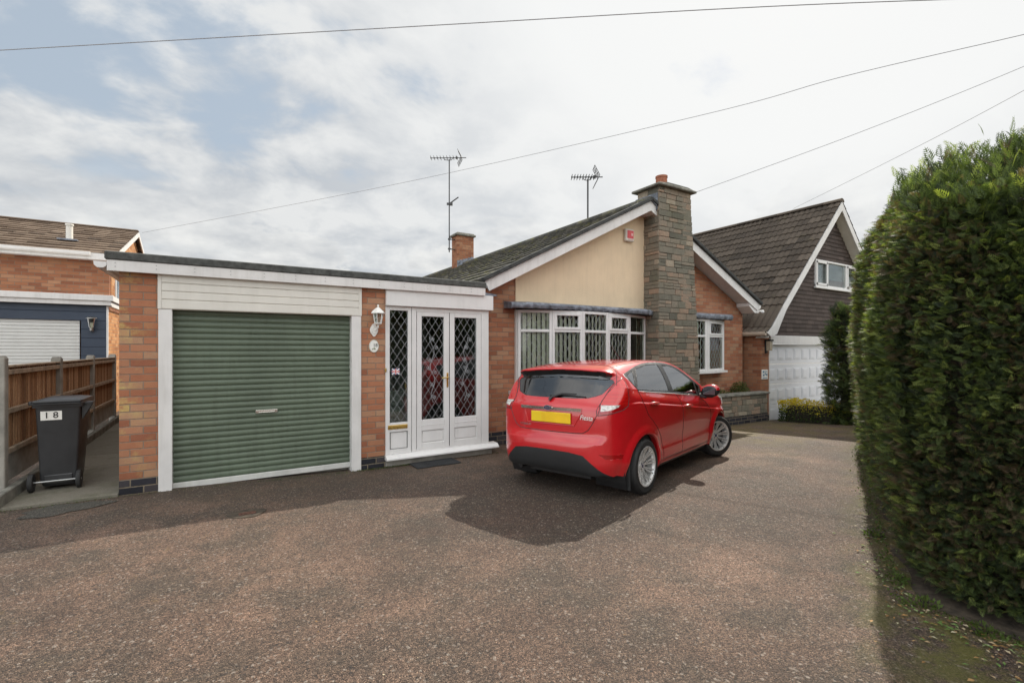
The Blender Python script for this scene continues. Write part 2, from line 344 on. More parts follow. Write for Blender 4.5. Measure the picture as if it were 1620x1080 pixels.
# ---------------------------------------------------------------- ground
def driveway_material(name='tarmac_driveway', grey=0):
    m, t, b, out = newmat(name)
    P = t.new('ShaderNodeNewGeometry').outputs['Position']
    sp = t.new('ShaderNodeSeparateXYZ', {0: P}); X, Y = sp.outputs[0], sp.outputs[1]
    n1 = t.noise(P, .35, 5, .6, .3); n2 = t.noise(P, 1.7, 6, .65); n3 = t.noise(P, 9, 4, .6)
    base = t.mix(t.maprange(n1, .40, .60), (.088, .060, .045), (.222, .146, .107))
    base = t.mix(t.maprange(n2, .42, .62, 0, .85), base, (.085, .068, .052))
    base = t.mix(t.math('MULTIPLY', t.maprange(n3, .5, .8), .4), base, (.20, .14, .10))
    vo = t.new('ShaderNodeTexVoronoi', {'Vector': P, 'Scale': 150.0}, feature='F1'); r = t.new('ShaderNodeSeparateColor', {0: vo.outputs['Color']}).outputs[0]
    vo2 = t.new('ShaderNodeTexVoronoi', {'Vector': P, 'Scale': 75.0}, feature='F1'); r2 = t.new('ShaderNodeSeparateColor', {0: vo2.outputs['Color']}).outputs[1]
    g = t.ramp(r, [(0, (.22, .2, .2)), (.4, (.70, .66, .62)), (.7, (1.05, 1.0, .95)), (.9, (1.45, 1.38, 1.3)), (1, (2.3, 2.2, 2.05))])
    c = t.mix(1.0, base, g, 'MULTIPLY')
    c = t.mix(t.math('MULTIPLY', t.maprange(r2, .93, .99), .55), c, (.40, .345, .29))
    c = t.mix(t.math('MULTIPLY', t.maprange(r2, .10, .0), .75), c, (.02, .018, .017))
    st = t.maprange(t.noise(P, .8, 4, .5, .8), .60, .70); c = t.mix(t.math('MULTIPLY', st, .45), c, t.mix(1.0, c, (.45, .43, .42), 'MULTIPLY'))
    lich = t.math('MULTIPLY', t.maprange(t.noise(P, 6.5, 5, .7), .63, .70), t.maprange(X, 1.0, -1.2)); c = t.mix(t.math('MULTIPLY', lich, .55), c, (.26, .17, .06))
    # moss and damp dirt gather against the walls and along the hedge (real stains, they stay put)
    m1 = t.math('MULTIPLY', t.maprange(Y, 5.3, 6.7), t.maprange(t.noise(P, 2.6, 6, .7), .40, .62))
    c = t.mix(t.math('MULTIPLY', m1, .72), c, (.062, .047, .028))
    if grey: c = t.mix(.8, c, t.mix(1.0, g, (.085, .09, .08), 'MULTIPLY'))
    m2 = t.math('MULTIPLY', t.math('MULTIPLY', t.maprange(X, 5.6, 8.5), t.maprange(Y, 3.4, 5.2)), t.maprange(t.noise(P, 1.6, 6, .7), .42, .6))
    c = t.mix(t.math('MULTIPLY', m2, .75), c, (.15, .115, .03))
    hd = t.math('SUBTRACT', t.math('MULTIPLY', t.math('SUBTRACT', X, 3.62), .93*.43), t.math('MULTIPLY', t.math('SUBTRACT', Y, 1.2), .93))
    m3 = t.math('MULTIPLY', t.math('MULTIPLY', t.maprange(hd, -.42, .02), t.maprange(X, 2.3, 3.3)), t.maprange(t.noise(P, 5, 6, .7), .42, .58))
    c = t.mix(t.math('MULTIPLY', m3, .8), c, (.13, .125, .02))
    vor = t.math('MULTIPLY', vo.outputs['Distance'], -1.0)
    t.link(c, b.inputs['Base Color']); b.inputs['Roughness'].default_value = .72; b.inputs['Specular IOR Level'].default_value = .45
    bp = t.new('ShaderNodeBump', {'Height': vor, 'Strength': 1.0, 'Distance': .012})
    bp2 = t.new('ShaderNodeBump', {'Height': n2, 'Strength': .5, 'Distance': .05, 'Normal': bp.outputs[0]}); t.link(bp2.outputs[0], b.inputs['Normal'])
    return m
M_drive = driveway_material(); M_patch = driveway_material('grey_tarmac_patch', 1)
def axis_steps(lo, hi, step, far):
    a = list(np.arange(lo, hi+1e-6, step)); g = step; x = a[-1]
    while x < far: g *= 1.6; x += g; a.append(x)
    g = step; x = a[0]; pre = []
    while x > -far: g *= 1.6; x -= g; pre.append(x)
    return pre[::-1] + a
mb = MB(); XS = axis_steps(-6, 20, .35, 500); YS = axis_steps(-3, 10, .35, 500)
mb.v = [(x, y, hgt(x, y)) for x in XS for y in YS]; ny = len(YS)
for i in range(len(XS)-1):
    for j in range(ny-1): mb.f.append((i*ny+j, (i+1)*ny+j, (i+1)*ny+j+1, i*ny+j+1)); mb.t.append(.5); mb.m.append(0)
o = part('driveway_ground', mb, M_drive, None, True); o['kind'] = 'structure'; o['label'] = 'worn reddish brown tarmac driveway with pale chippings'
# side path of concrete slabs
mb = MB()
for k in range(9):
    y0 = 6.62+k*.86 if k else 6.62
    mb.tint = random.random(); mb.box(-1.86, -.935, 6.62+k*.86, 6.62+k*.86+.85, -.05, .035+random.uniform(-.003, .003), .006)
M_slab = tinted('slab_concrete', [(0, (.13, .12, .095)), (1, (.20, .185, .15))], rough=.9, bump=.4, bscale=50, moss=[((.06, .065, .03), 2.5, .5, .7, .6)])
o = part('side_path', mb, M_slab, None); o['kind'] = 'structure'; o['label'] = 'damp concrete slab path between fence and garage'
# repaired patch of greyer tarmac
mb = MB(); pts = []
for k in range(28):
    a = 2*math.pi*k/28; r = 1+.16*math.sin(3*a+1)+.09*math.sin(7*a); pts.append((-1.32+.33*r*math.cos(a)+.06*math.sin(a), 6.38+.19*r*math.sin(a), .006))
mb.face(pts); o = part('tarmac_patch', mb, M_patch, None); o['kind'] = 'structure'; o['label'] = 'grey repair patch in the tarmac in front of the bin'
# far lawns either side (out beyond the neighbours)
M_grass = simple('lawn', (.06, .10, .025), .95, var=.3, scale=3, bump=.8, bscale=90)
# bare soil strip at the foot of the hedge
R_ = random.Random(8); inner, outer = [], []
for k in range(60):
    t_ = k/59; 
    if t_ < .3: x, y, nx_, ny_ = 3.84, -1.2+t_/.3*2.35, -1, 0
    else: x, y, nx_, ny_ = 3.84+(t_-.3)/.7*5.8, 1.15+(t_-.3)/.7*2.6, -.41, .91
    b_ = min(1, max(0, (t_-.24)/.12)); b_ = b_*b_*(3-2*b_); nx_, ny_ = -(1-b_)-.41*b_, .91*b_; l_ = math.hypot(nx_, ny_); nx_ /= l_; ny_ /= l_
    w = .10+.03*math.sin(k*.9)+R_.uniform(-.03, .03); outer.append((x+nx_*w, y+ny_*w, hgt(x, y)+.004)); inner.append((x-nx_*.18, y-ny_*.18, hgt(x, y)+.03))
mb = MB(); mb.v = outer+inner; n_ = len(outer)
for k in range(n_-1): mb.f.append((k, k+1, n_+k+1, n_+k)); mb.t.append(.5); mb.m.append(0)
o = part('hedge_bed', mb, M_soil, None, True); o['kind'] = 'structure'; o['label'] = 'narrow strip of bare soil at the foot of the hedge'
# loose leaves and grit
def litter():
    M_leaf = tinted('dead_leaf', [(0, (.10, .05, .02)), (.5, (.30, .17, .06)), (.8, (.45, .40, .28)), (1, (.10, .18, .04))], rough=.8)
    q = MB(); R = random.Random(3)
    def leaf(x, y, s, t):
        a = R.uniform(0, 6.28); z = hgt(x, y)+.012; q.tint = t
        c, d = math.cos(a)*s, math.sin(a)*s; w = R.uniform(.3, .6)
        q.face([(x-c, y-d, z), (x-d*w, y+c*w, z+s*.25), (x+c, y+d, z+s*.1), (x+d*w, y-c*w, z+s*.2)])
    for _ in range(900):
        k = R.random(); t = k; d = R.gauss(0, .22)
        if R.random() < .35: x, y = 3.62-abs(d)+.05, R.uniform(.2, 1.3)
        else: x, y = 3.7+t*5.5, 1.22+t*5.5*.43+abs(d)*.6
        leaf(x, y, R.uniform(.006, .02), R.random()*.9+.1 if R.random() < .6 else 1)
    for _ in range(300): leaf(R.uniform(-1.5, 9), R.uniform(1.6, 6.4), R.uniform(.003, .009), R.uniform(.3, .85))
    for _ in range(150): leaf(R.uniform(-1.8, 3.6), 6.6-abs(R.gauss(0, .2)), R.uniform(.004, .011), R.uniform(.2, 1))
    o = part('leaf_litter', q, M_leaf, None); tag(o, 'loose dead leaves and grit scattered over the tarmac', 'leaf litter', kind='stuff')
litter()
# drain cover
t_ = thing('drain_cover', 'small sunken rusty drain cover in the tarmac before the green garage door', 'drain cover', (.23, 5.32, 0))
mb = MB(); pts = [(.23+.17*math.cos(a)*(1+.12*math.sin(3*a)), 5.32+.13*math.sin(a)*(1+.1*math.cos(5*a)), hgt(.23, 5.32)+.006) for a in [2*math.pi*k/20 for k in range(20)]]
mb.face(pts); part('dirt_rim', mb, M_soil, t_)
z_ = hgt(.23, 5.32)
mb = MB(); mb.box(.16, .31, 5.28, 5.36, z_-.01, z_+.009, .003)
for k in range(4): mb.box(.172+k*.034, .185+k*.034, 5.29, 5.35, z_+.008, z_+.012, .001)
part('grate', mb, simple('rusty_iron', (.13, .06, .04), .8, metal=.3, var=.3, scale=30, bump=.4), t_)

# ---------------------------------------------------------------- tiled roofs
def tiled(q, p0, al, up, L, SL, course=.33, tw=.30, prof=None, m=6, thick=.022, jit=.004, rnd=None):
    """courses of tiles: p0 = eaves corner, al/up unit vectors, L along the eaves, SL up the slope"""
    al, up, p0 = Vector(al).normalized(), Vector(up).normalized(), Vector(p0); nn = al.cross(up)
    if nn.z < 0: nn = -nn
    R = rnd or random.Random(11); nc = max(1, int(round(SL/course))); cs = SL/nc; nt = max(1, int(round(L/tw))); w = L/nt
    for i in range(nc):
        s0, s1 = i*cs-.03, (i+1)*cs; stag = 0
        for j in range(nt):
            q.tint = min(1, max(0, R.gauss(.5, .2))); dz = R.gauss(0, jit); dx = R.gauss(0, jit)
            lo, hi, fr = [], [], []
            for k in range(m+1):
                u = k/m; h = prof(u) if prof else 0; a = j*w+u*w*.995
                lo.append(p0+al*a+up*(s0+dx)+nn*(thick+h+dz)); hi.append(p0+al*a+up*s1+nn*(h*.9+.001)); fr.append(p0+al*a+up*(s0+dx)+nn*(-.012+h*.9))
            b = len(q.v); q.v.extend([tuple(v) for v in lo+hi+fr]); n = m+1
            for k in range(m):
                for fcs in ((b+k, b+k+1, b+n+k+1, b+n+k), (b+2*n+k, b+2*n+k+1, b+k+1, b+k)):
                    q.f.append(fcs); q.t.append(q.tint); q.m.append(0)
roman = lambda u: .030*max(0, math.sin(u*2*math.pi))**.7 if u < .5 else .004*math.sin((u-.5)*2*math.pi)
dbl = lambda u: .030*abs(math.sin(u*2*math.pi))**1.3

def lattice(q, o, ex, ez, w, h, dx, dz, r=.0018, off=(0, 0, 0)):
    """diamond leading clipped to a w x h pane; o corner, ex/ez unit vectors"""
    o, ex, ez = Vector(o)+Vector(off), Vector(ex).normalized(), Vector(ez).normalized(); nn = ex.cross(ez)
    sl = dz/dx
    for sgn in (1, -1):
        k = -60
        while k < 60:
            c = k*dz+ (dz*.5 if sgn > 0 else dz*.5 + (0))
            # z = c + sgn*sl*x
            pts = []
            for x in (0, w):
                z = c+sgn*sl*x
                if 0 <= z <= h: pts.append((x, z))
            for z in (0, h):
                x = (z-c)/(sgn*sl)
                if 0 < x < w: pts.append((x, z))
            if len(pts) >= 2:
                pts.sort(); a, b_ = pts[0], pts[-1]
                if math.hypot(a[0]-b_[0], a[1]-b_[1]) > .01:
                    A = o+ex*a[0]+ez*a[1]; B = o+ex*b_[0]+ez*b_[1]; d = (B-A).normalized(); s_ = d.cross(nn).normalized()*r; n2 = nn*.002
                    q.add([A-s_-n2, A+s_-n2, A+s_+n2, A-s_+n2, B-s_-n2, B+s_-n2, B+s_+n2, B-s_+n2], [(0,1,5,4),(1,2,6,5),(2,3,7,6),(3,0,4,7)])
            k += 1
def stones(q, o, ex, W_, z0, z1, nrm, R, wtop=None, hmin=.085, hmax=.155, lmin=.11, lmax=.34, dep=.05, z1f=None):
    """random coursed blocks on a vertical face; o bottom-left, ex unit, width tapers from W_ to wtop"""
    o, ex, nn = Vector(o), Vector(ex), Vector(nrm); z = z0
    while z < z1-.02:
        h = min(R.uniform(hmin, hmax), z1-z)
        if z1-z-h < .04: h = z1-z
        w = W_ if wtop is None else W_+(wtop-W_)*(z-z0)/(z1-z0); x = -.008
        while x < w-.001:
            l = R.uniform(lmin, lmax)*(.7+h*4)
            if w-x-l < .08: l = w-x+.008*R.random()
            sub = [(0, h)] if (h < .12 or R.random() < .65) else [(0, h*.5), (h*.5, h)]
            for a, b_ in sub:
                q.tint = min(1, max(0, R.gauss(.5, .24))); pr = R.uniform(0, .016)
                A = o+ex*(x+.004); c = A+ex*((l-.008)/2)+Vector((0, 0, z-o.z+(a+b_)/2))+nn*(pr-dep/2)
                q.obox(c, ex*((l-.008)/2), nn*(dep/2), Vector((0, 0, (b_-a-.008)/2)), .007)
            x += l
        z += h

# ---------------------------------------------------------------- the bungalow
H = thing('bungalow', 'brick bungalow with green garage door, white porch, cream gable and stone chimney', 'house', (0, 6.65, 0))
sub = lambda name, q, m, p, sm=False: part(name, q, m, p, sm, local=True)     # sub-part: its parent already carries the offset
YF, YG = 6.65, 7.2
# brick walls: piers, garage side, gable
mb = MB()
mb.box(-.93, -.585, YF, 6.98, .165, 2.46); mb.box(-.93, -.70, 6.98, 15, .0, 2.46)
wl = part('garage_wall', mb, M_brick, H); mb = MB(); mb.box(1.655, 1.998, YF, 6.98, .10, 2.46); part('brick_pier', mb, M_brick, H)
mb = MB(); mb.box(-.932, -.583, YF-.003, 6.985, -.2, .165); part('plinth', mb, M_plinth, H); mb = MB(); mb.box(1.653, 2.0, YF-.003, 6.985, -.2, .10); part('plinth', mb, M_plinth, H); mb = MB()
mb.box(3.70, 4.52, YG-.004, YG+.1, -.4, .15); mb.box(9.1, 11.353, YG-.004, YG+.1, -.4, .12); mb.box(4.52, 7.77, YG-.004, YG+.1, -.4, .15)
part('plinth', mb, M_plinth, H)
RZ = lambda x: 4.66-.5*abs(x-7.6)-.17
mb = MB()
mb.prism([(3.70, .15), (4.52, .15), (4.52, RZ(4.52)), (3.95, RZ(3.95)), (3.70, RZ(3.95)-.1)], YG, YG+.25)
mb.box(4.52, 7.77, YG, YG+.25, .15, .82)
mb.box(9.0, 11.35, YG, YG+.25, .12, 1.05); mb.prism([(10.42, 1.05), (11.35, 1.05), (11.35, RZ(11.35)), (10.42, RZ(10.42))], YG, YG+.25)
mb.prism([(8.3, 2.36), (10.42, 2.36), (10.42, RZ(10.42)), (8.3, RZ(8.3))], YG, YG+.25)
mb.prism([(7.77, .15), (9.0, .15), (9.0, 2.36), (8.3, 2.36), (8.3, RZ(8.3)), (7.77, RZ(7.77))], YG+.05, YG+.2)
mb.box(11.10, 11.352, YG+.25, 21, -.4, RZ(11.35)); mb.box(3.95, 4.2, YG+.25, 21, -.2, RZ(3.95)); mb.box(3.95, 11.35, 20.8, 21, -.4, 2.6)
part('gable_wall', mb, M_brick, H)
mb = MB(); mb.prism([(4.51, 2.40), (7.78, 2.40), (7.78, RZ(7.78)), (7.6, RZ(7.6)), (4.51, RZ(4.51))], YG-.018, YG+.2)
part('render_panel', mb, M_render, H)
# flat roof
mb = MB(); mb.box(-1.04, 3.575, 6.545, 15.2, 2.555, 2.648, .012); part('flat_roof', mb, M_felt, H)
mb = MB(); mb.box(-1.02, 3.56, 6.56, 6.585, 2.437, 2.575, .003); mb.box(-1.02, -.995, 6.585, 15.1, 2.437, 2.56)
fa = part('fascia', mb, M_white, H)
for k in range(13):
    x = -.95+k*.355
    for z in (2.485, 2.525): mb = MB(); mb.obox((x, 6.559, z), (.005, 0, 0), (0, .003, 0), (0, 0, .005)); sub('nail', mb, M_steel, fa)
mb = MB(); mb.box(-.995, 3.5, 6.585, 6.66, 2.445, 2.46); mb.box(-.995, -.93, 6.66, 15, 2.445, 2.46); part('soffit', mb, M_white, H)
mb = MB(); pr = [(-1.13, 2.53), (-1.125, 2.49), (-1.10, 2.465), (-1.05, 2.465), (-1.022, 2.49), (-1.02, 2.53)]
mb.prism(pr, 6.56, 15.0); part('gutter', mb, M_upvc, H)
# garage surround, cladding, door
mb = MB(); mb.box(-.585, -.457, YF-.025, 6.85, -.03, 2.052, .004); part('door_jamb', mb, M_white, H)
mb = MB(); mb.box(1.53, 1.658, YF-.025, 6.85, -.08, 2.052, .004); part('door_jamb', mb, M_white, H)
mb = MB(); mb.box(-.587, 1.66, YF-.022, YF+.08, 2.05, 2.44, .003); mb.box(-.59, -.555, YF-.034, YF+.0, 2.052, 2.455, .003)
mb.box(1.625, 1.664, YF-.034, YF, 2.052, 2.455, .003)
for z0, z1 in ((2.055, 2.158), (2.164, 2.252), (2.258, 2.346), (2.352, 2.45)): mb.box(-.556, 1.626, YF-.033, YF, z0, z1, .005)
part('cladding_panel', mb, M_cream, H)
mb = MB(); n = 29; z0, z1 = .045, 2.06; ch = (z1-z0)/n; prof = []
for i in range(n):
    z = z0+i*ch
    for a, d in ((0, .015), (.07, .015), (.13, .006), (.22, .001), (.50, -.001), (.80, .001), (.90, .005), (.95, .013)): prof.append((z+a*ch, d))
prof.append((z1, .012)); X = [-.46, 1.535]
b = 0
for z, d in prof: mb.v += [(X[0], 6.735+d, z-.0), (X[1], 6.735+d, z)]
for i in range(len(prof)-1): mb.f.append((2*i, 2*i+1, 2*i+3, 2*i+2)); mb.t.append(.5); mb.m.append(0)
gd = part('garage_door', mb, M_green, H, True)
mb = MB(); mb.box(-.458, 1.532, 6.715, 6.76, -.02, .047, .004); sub('bottom_rail', mb, simple('grey_rail', (.55, .55, .52), .5, dirt=.3), gd)
mb = MB(); mb.box(.385, .635, 6.722, 6.738, .795, .835, .004); mb.box(.42, .60, 6.708, 6.722, .80, .812, .003); sub('handle', mb, M_chrome, gd)
mb = MB(); mb.lathe([(0, -.006), (.014, -.006), (.016, 0)], 12, Matrix.Translation((.51, 6.724, .818)) @ Matrix.Rotation(math.radians(90), 4, 'X')); sub('lock', mb, M_steel, gd)
mb = MB(); mb.box(-.585, 1.66, 6.80, 6.9, -.4, -.005); part('threshold', mb, M_concrete, H)
# lintel-side soffit shadow gap behind the door
mb = MB(); mb.box(-.70, 1.7, 6.99, 7.02, -.1, 2.44); part('garage_interior', mb, M_dark, H)
# ---- porch
YP = 6.655
mb = MB(); mb.box(1.999, 3.725, 6.60, 6.70, 2.215, 2.445, .004); mb.box(3.56, 3.725, 6.70, 7.2, 2.215, 2.445); part('porch_header', mb, M_upvc, H)
mb = MB(); mb.prism([(3.56, 2.45), (3.80, 2.45), (3.80, 2.47), (3.56, 2.50)], 6.62, 7.2); part('flashing', mb, M_lead, H)
mb = MB(); fb = .10
for x0, x1 in ((1.999, 2.065), (2.335, 2.385), (2.39, 2.46), (3.54, 3.67)): mb.box(x0, x1, YP, YP+.07, fb, 2.215, .004)
mb.box(2.065, 2.335, YP, YP+.07, 2.155, 2.215, .003); mb.box(2.46, 3.54, YP, YP+.07, 2.15, 2.215, .003)
mb.box(2.065, 2.335, YP, YP+.07, .415, .545, .003); mb.box(2.065, 2.335, YP, YP+.07, fb, .165, .003); mb.box(2.46, 3.54, YP+.01, YP+.07, fb, .125, .002)
mb.box(2.065, 2.335, YP+.02, YP+.05, .165, .415)                      # solid panel under the sidelight
mb.box(3.60, 3.67, YP+.07, 7.2, .06, 2.215)
pf = part('porch_frame', mb, M_upvc, H)
mb = MB(); mb.box(2.062, 2.338, YP+.014, YP+.021, .150, .155); 
for x in (2.075, 2.322): mb.box(x, x+.004, YP+.012, YP+.021, .17, .41)
for z in (.17, .408): mb.box(2.075, 2.326, YP+.012, YP+.021, z, z+.004)
mb.box(2.385, 2.39, YP+.002, YP+.05, fb, 2.21)
sub('gasket', mb, M_rubber, pf)
mb = MB(); mb.box(2.035, 2.325, YP-.012, YP, .455, .515, .006); mb.box(2.055, 2.305, YP-.017, YP-.012, .468, .498, .003); sub('letterbox', mb, M_brass, pf)
mb = MB(); mb.prism([(6.545, .035), (6.545, .055), (6.60, .098), (6.74, .102), (6.74, .035)], 1.99, 3.80, 'x'); part('porch_sill', mb, M_upvc, H)
mb = MB(); mb.box(2.0, 3.72, 6.64, 6.95, -.3, .036); part('porch_step', mb, M_concrete, H)
def pane(x0, x1, z0, z1, y, parent, mat=None):
    q = MB(); q.box(x0, x1, y, y+.012, z0, z1); return sub('glass_pane', q, mat or M_glassdark, parent)
pane(2.065, 2.335, .545, 2.155, YP+.03, pf)
q = MB(); lattice(q, (2.065, YP+.026, .545), (1, 0, 0), (0, 0, 1), .27, 1.61, .113, .172); sub('leading', q, M_leadline, pf)
def door_leaf(x0, x1, gx0, gx1, handle):
    q = MB(); z0, z1 = .125, 2.15; y = YP+.004
    q.box(x0, gx0, y, y+.06, z0, z1, .004); q.box(gx1, x1, y, y+.06, z0, z1, .004)
    q.box(gx0, gx1, y, y+.06, 2.085, z1, .003); q.box(gx0, gx1, y, y+.06, .395, .555, .003); q.box(gx0, gx1, y, y+.06, z0, .205, .003)
    q.box(gx0, gx1, y+.022, y+.045, .205, .395); q.box(gx0+.012, gx1-.012, y+.012, y+.023, .222, .378, .006)
    q.box(gx0, gx1, y-.004, y, .468, .480, .002)
    d = part('entrance_door', q, M_upvc, H)
    pane(gx0, gx1, .555, 2.085, y+.028, d)
    q = MB(); lattice(q, (gx0, y+.024, .555), (1, 0, 0), (0, 0, 1), gx1-gx0, 1.53, .113, .172); sub('leading', q, M_leadline, d)
    # bevelled flower motif: a winding stem with small looped flowers
    q = MB(); cx = (gx0+gx1)/2; s = -1 if handle else 1
    stem = [(cx+s*.035*math.sin(k*.9)+s*.03*(k/16-.5), y+.022, .80+k*.062) for k in range(17)]
    q.tube(stem, .004, 5)
    for k in (1, 4, 7, 8, 10, 13, 15):
        p = stem[k]; sx = (1 if k % 2 else -1)
        for a0 in (0, 1.3, 2.6):
            c = (p[0]+sx*.035+.016*math.cos(a0*2), p[2]+.02+.016*math.sin(a0*2)); q.tube([(c[0]+.018*math.cos(a), y+.021, c[1]+.018*math.sin(a)) for a in [6.283*j/9 for j in range(9)]], .0028, 4, closed=True)
    sub('flower_leading', q, M_leadline, d)
    q = MB(); xs = x0 if not handle else x1
    q.box(x0-.004 if not handle else x1, x0 if not handle else x1+.003, y-.001, y+.04, z0, z1); sub('gasket', q, M_rubber, d)
    if handle:
        q = MB(); q.box(x1-.045, x1-.015, y-.010, y, 1.02, 1.24, .004)
        q.tube([(x1-.03, y-.012, 1.17), (x1-.03, y-.045, 1.17), (x1-.05, y-.05, 1.17), (x1-.14, y-.05, 1.168)], .009, 8); sub('door_handle', q, M_brass, d, True)
door_leaf(2.47, 2.985, 2.545, 2.90, True)
door_leaf(2.992, 3.535, 3.075, 3.455, False)
mb = MB(); mb.box(2.0, 3.7, 6.62, 6.625, .0, .0)  if False else None
# porch interior
mb = MB(); mb.box(2.0, 3.7, 6.73, 9.0, .02, .06); mb.box(2.0, 2.04, 6.73, 9.0, .06, 2.4); mb.box(3.62, 3.66, 6.75, 9.0, .06, 2.4); mb.box(2.0, 3.66, 8.96, 9.0, .06, 2.4); mb.box(2.0, 3.66, 6.73, 9.0, 2.38, 2.42)
it = part('porch_interior', mb, simple('porch_wall', (.34, .31, .28), .85), H)
mb = MB(); mb.box(2.75, 3.5, 8.90, 8.955, .06, 2.1, .005); mb.box(2.85, 3.4, 8.885, 8.90, 1.1, 1.95, .01); sub('inner_door', mb, M_upvc, it)
mb = MB(); mb.box(2.08, 2.4, 7.0, 7.5, .75, .98, .01); mb.box(2.1, 2.38, 7.05, 7.45, .06, .75); sub('cabinet', mb, M_upvc, it)
mb = MB(); mb.box(3.02, 3.10, 6.9, 7.0, .06, 2.2); mb.box(3.3, 3.36, 7.5, 7.6, .06, 2.1); sub('curtain', mb, M_blind, it)
# ---- windows
def bay(pts, z0, z1, split, opening, parent_label, lead_skip=(), post=.05):
    """bow window: facets between plan points; transom at split; set of facets with an opening top light"""
    q = MB(); w = part('bow_window', MB_frame(pts, z0, z1, split, opening, post), M_upvc, H)
    if parent_label: w['label'] = parent_label
    for i in range(len(pts)-1):
        A, B = Vector((*pts[i], 0)), Vector((*pts[i+1], 0)); ex = (B-A).normalized(); nn = Vector((ex.y, -ex.x, 0)); L = (B-A).length
        for (a, b) in ((z0+.05, split-.025), (split+.025, z1-.05)):
            ins = post; 
            if i in opening and a > split: a += .045; b -= .045; ins = post+.045
            g = MB(); P = A+ex*ins+nn*.012; Q = A+ex*(L-ins)+nn*.012
            g.add([(P.x, P.y, a), (Q.x, Q.y, a), (Q.x, Q.y, b), (P.x, P.y, b)], [(0, 1, 2, 3)]); sub('glass_pane', g, M_glass, w)
            if i not in lead_skip:
                g = MB(); lattice(g, (P.x+nn.x*.004, P.y+nn.y*.004, a), ex, (0, 0, 1), L-2*ins, b-a, .135, .20, .0026); sub('leading', g, M_leadline, w)
    return w
def MB_frame(pts, z0, z1, split, opening, post):
    q = MB()
    for i in range(len(pts)-1):
        A, B = Vector((*pts[i], 0)), Vector((*pts[i+1], 0)); ex = (B-A).normalized(); nn = Vector((ex.y, -ex.x, 0)); L = (B-A).length; mid = (A+B)/2
        up = Vector((0, 0, 1))
        for z, h in ((z0+.025, .025), (z1-.025, .025), (split, .025)): q.obox(mid+up*z, ex*(L/2-post), nn*.03, up*h, .004)
        for s in (post/2, L-post/2): q.obox(A+ex*s+up*((z0+z1)/2), ex*(post/2), nn*.033, up*((z1-z0)/2), .004)
        if i in opening:
            a, b = split+.027, z1-.05
            for z in (a+.02, b-.02): q.obox(mid+up*z+nn*.022, ex*(L/2-post+.01), nn*.022, up*.024, .005)
            for s in (post+.018, L-post-.018): q.obox(A+ex*s+up*((a+b)/2)+nn*.022, ex*.024, nn*.0215, up*((b-a)/2-.042), .005)
    return q
BAY = [(4.52, 7.13), (5.10, 6.90), (5.72, 6.80), (6.37, 6.82), (7.04, 6.93), (7.74, 7.15)]
mb = MB(); mb.box(4.50, 4.565, 7.145, 7.4, .86, 2.30); mb.box(4.50, 4.53, 7.2, 7.4, .8, 2.4); part('window_reveal', mb, M_upvc, H)
bay(BAY, .86, 2.30, 1.93, {1, 3}, 'wide five-sash bow window with diamond leading', lead_skip={4})
def bow_slab(pts, out, z0, z1, mat, name, lip=0, back=7.22, rnd=0):
    q = MB(); P = [Vector((*p, 0)) for p in pts]; O = []
    for i, p in enumerate(P):
        a = P[max(i-1, 0)]; b = P[min(i+1, len(P)-1)]; d = (b-a).normalized(); O.append(p+Vector((d.y, -d.x, 0))*out)
    O[0].x -= out; O[-1].x += out*.3
    poly = [(p.x, p.y) for p in O]+[(O[-1].x, back), (O[0].x, back)]
    q.prism(poly, z0, z1, 'z'); return part(name, q, mat, H)
bow_slab(BAY, .11, .80, .86, M_upvc, 'window_sill')
def canopy(x0, x1, yo, zt, zb, name='lead_canopy'):
    R = random.Random(5); q = MB(); n = int((x1-x0)/.04); pf = [(YG+.0, zt+.035), (yo+.10, zt+.008), (yo+.02, zt-.008), (yo, zt-.04), (yo+.004, zb+.03), (yo+.015, zb)]
    rows = []
    for i in range(n+1):
        x = x0+(x1-x0)*i/n; e = .22*(min(1, i/(n*.12))-1)**2+.22*(min(1, (n-i)/(n*.12))-1)**2; e = min(e, .2)*(yo < YG)
        b = len(q.v)
        for k, (y, z) in enumerate(pf):
            wz = (.010*math.sin(x*38)+R.uniform(-.006, .006))*(k >= 4)
            q.v.append((x, y+(e if k else 0)*.8+R.uniform(-.003, .003), z+wz+R.uniform(-.002, .002)))
        q.v.append((x, YG, zb+.01)); rows.append(b)
    m = len(pf)+1
    for i in range(n):
        for k in range(m-1): q.f.append((rows[i]+k, rows[i+1]+k, rows[i+1]+k+1, rows[i]+k+1)); q.t.append(.5); q.m.append(0)
    for r in (rows[0], rows[-1]): q.f.append(tuple(r+k for k in range(m))); q.t.append(.5); q.m.append(0)
    return part(name, q, M_lead, H, True)
canopy(4.27, 7.765, 6.76, 2.415, 2.315)
bay([(8.78, 7.02), (9.60, 6.97), (10.44, 7.13)], 1.09, 2.29, 1.90, {1}, 'narrow leaded window right of the stone chimney', post=.085)
bow_slab([(8.80, 7.02), (9.60, 6.97), (10.44, 7.12)], .09, 1.04, 1.09, M_upvc, 'window_sill')
canopy(8.95, 10.60, 6.85, 2.42, 2.30)
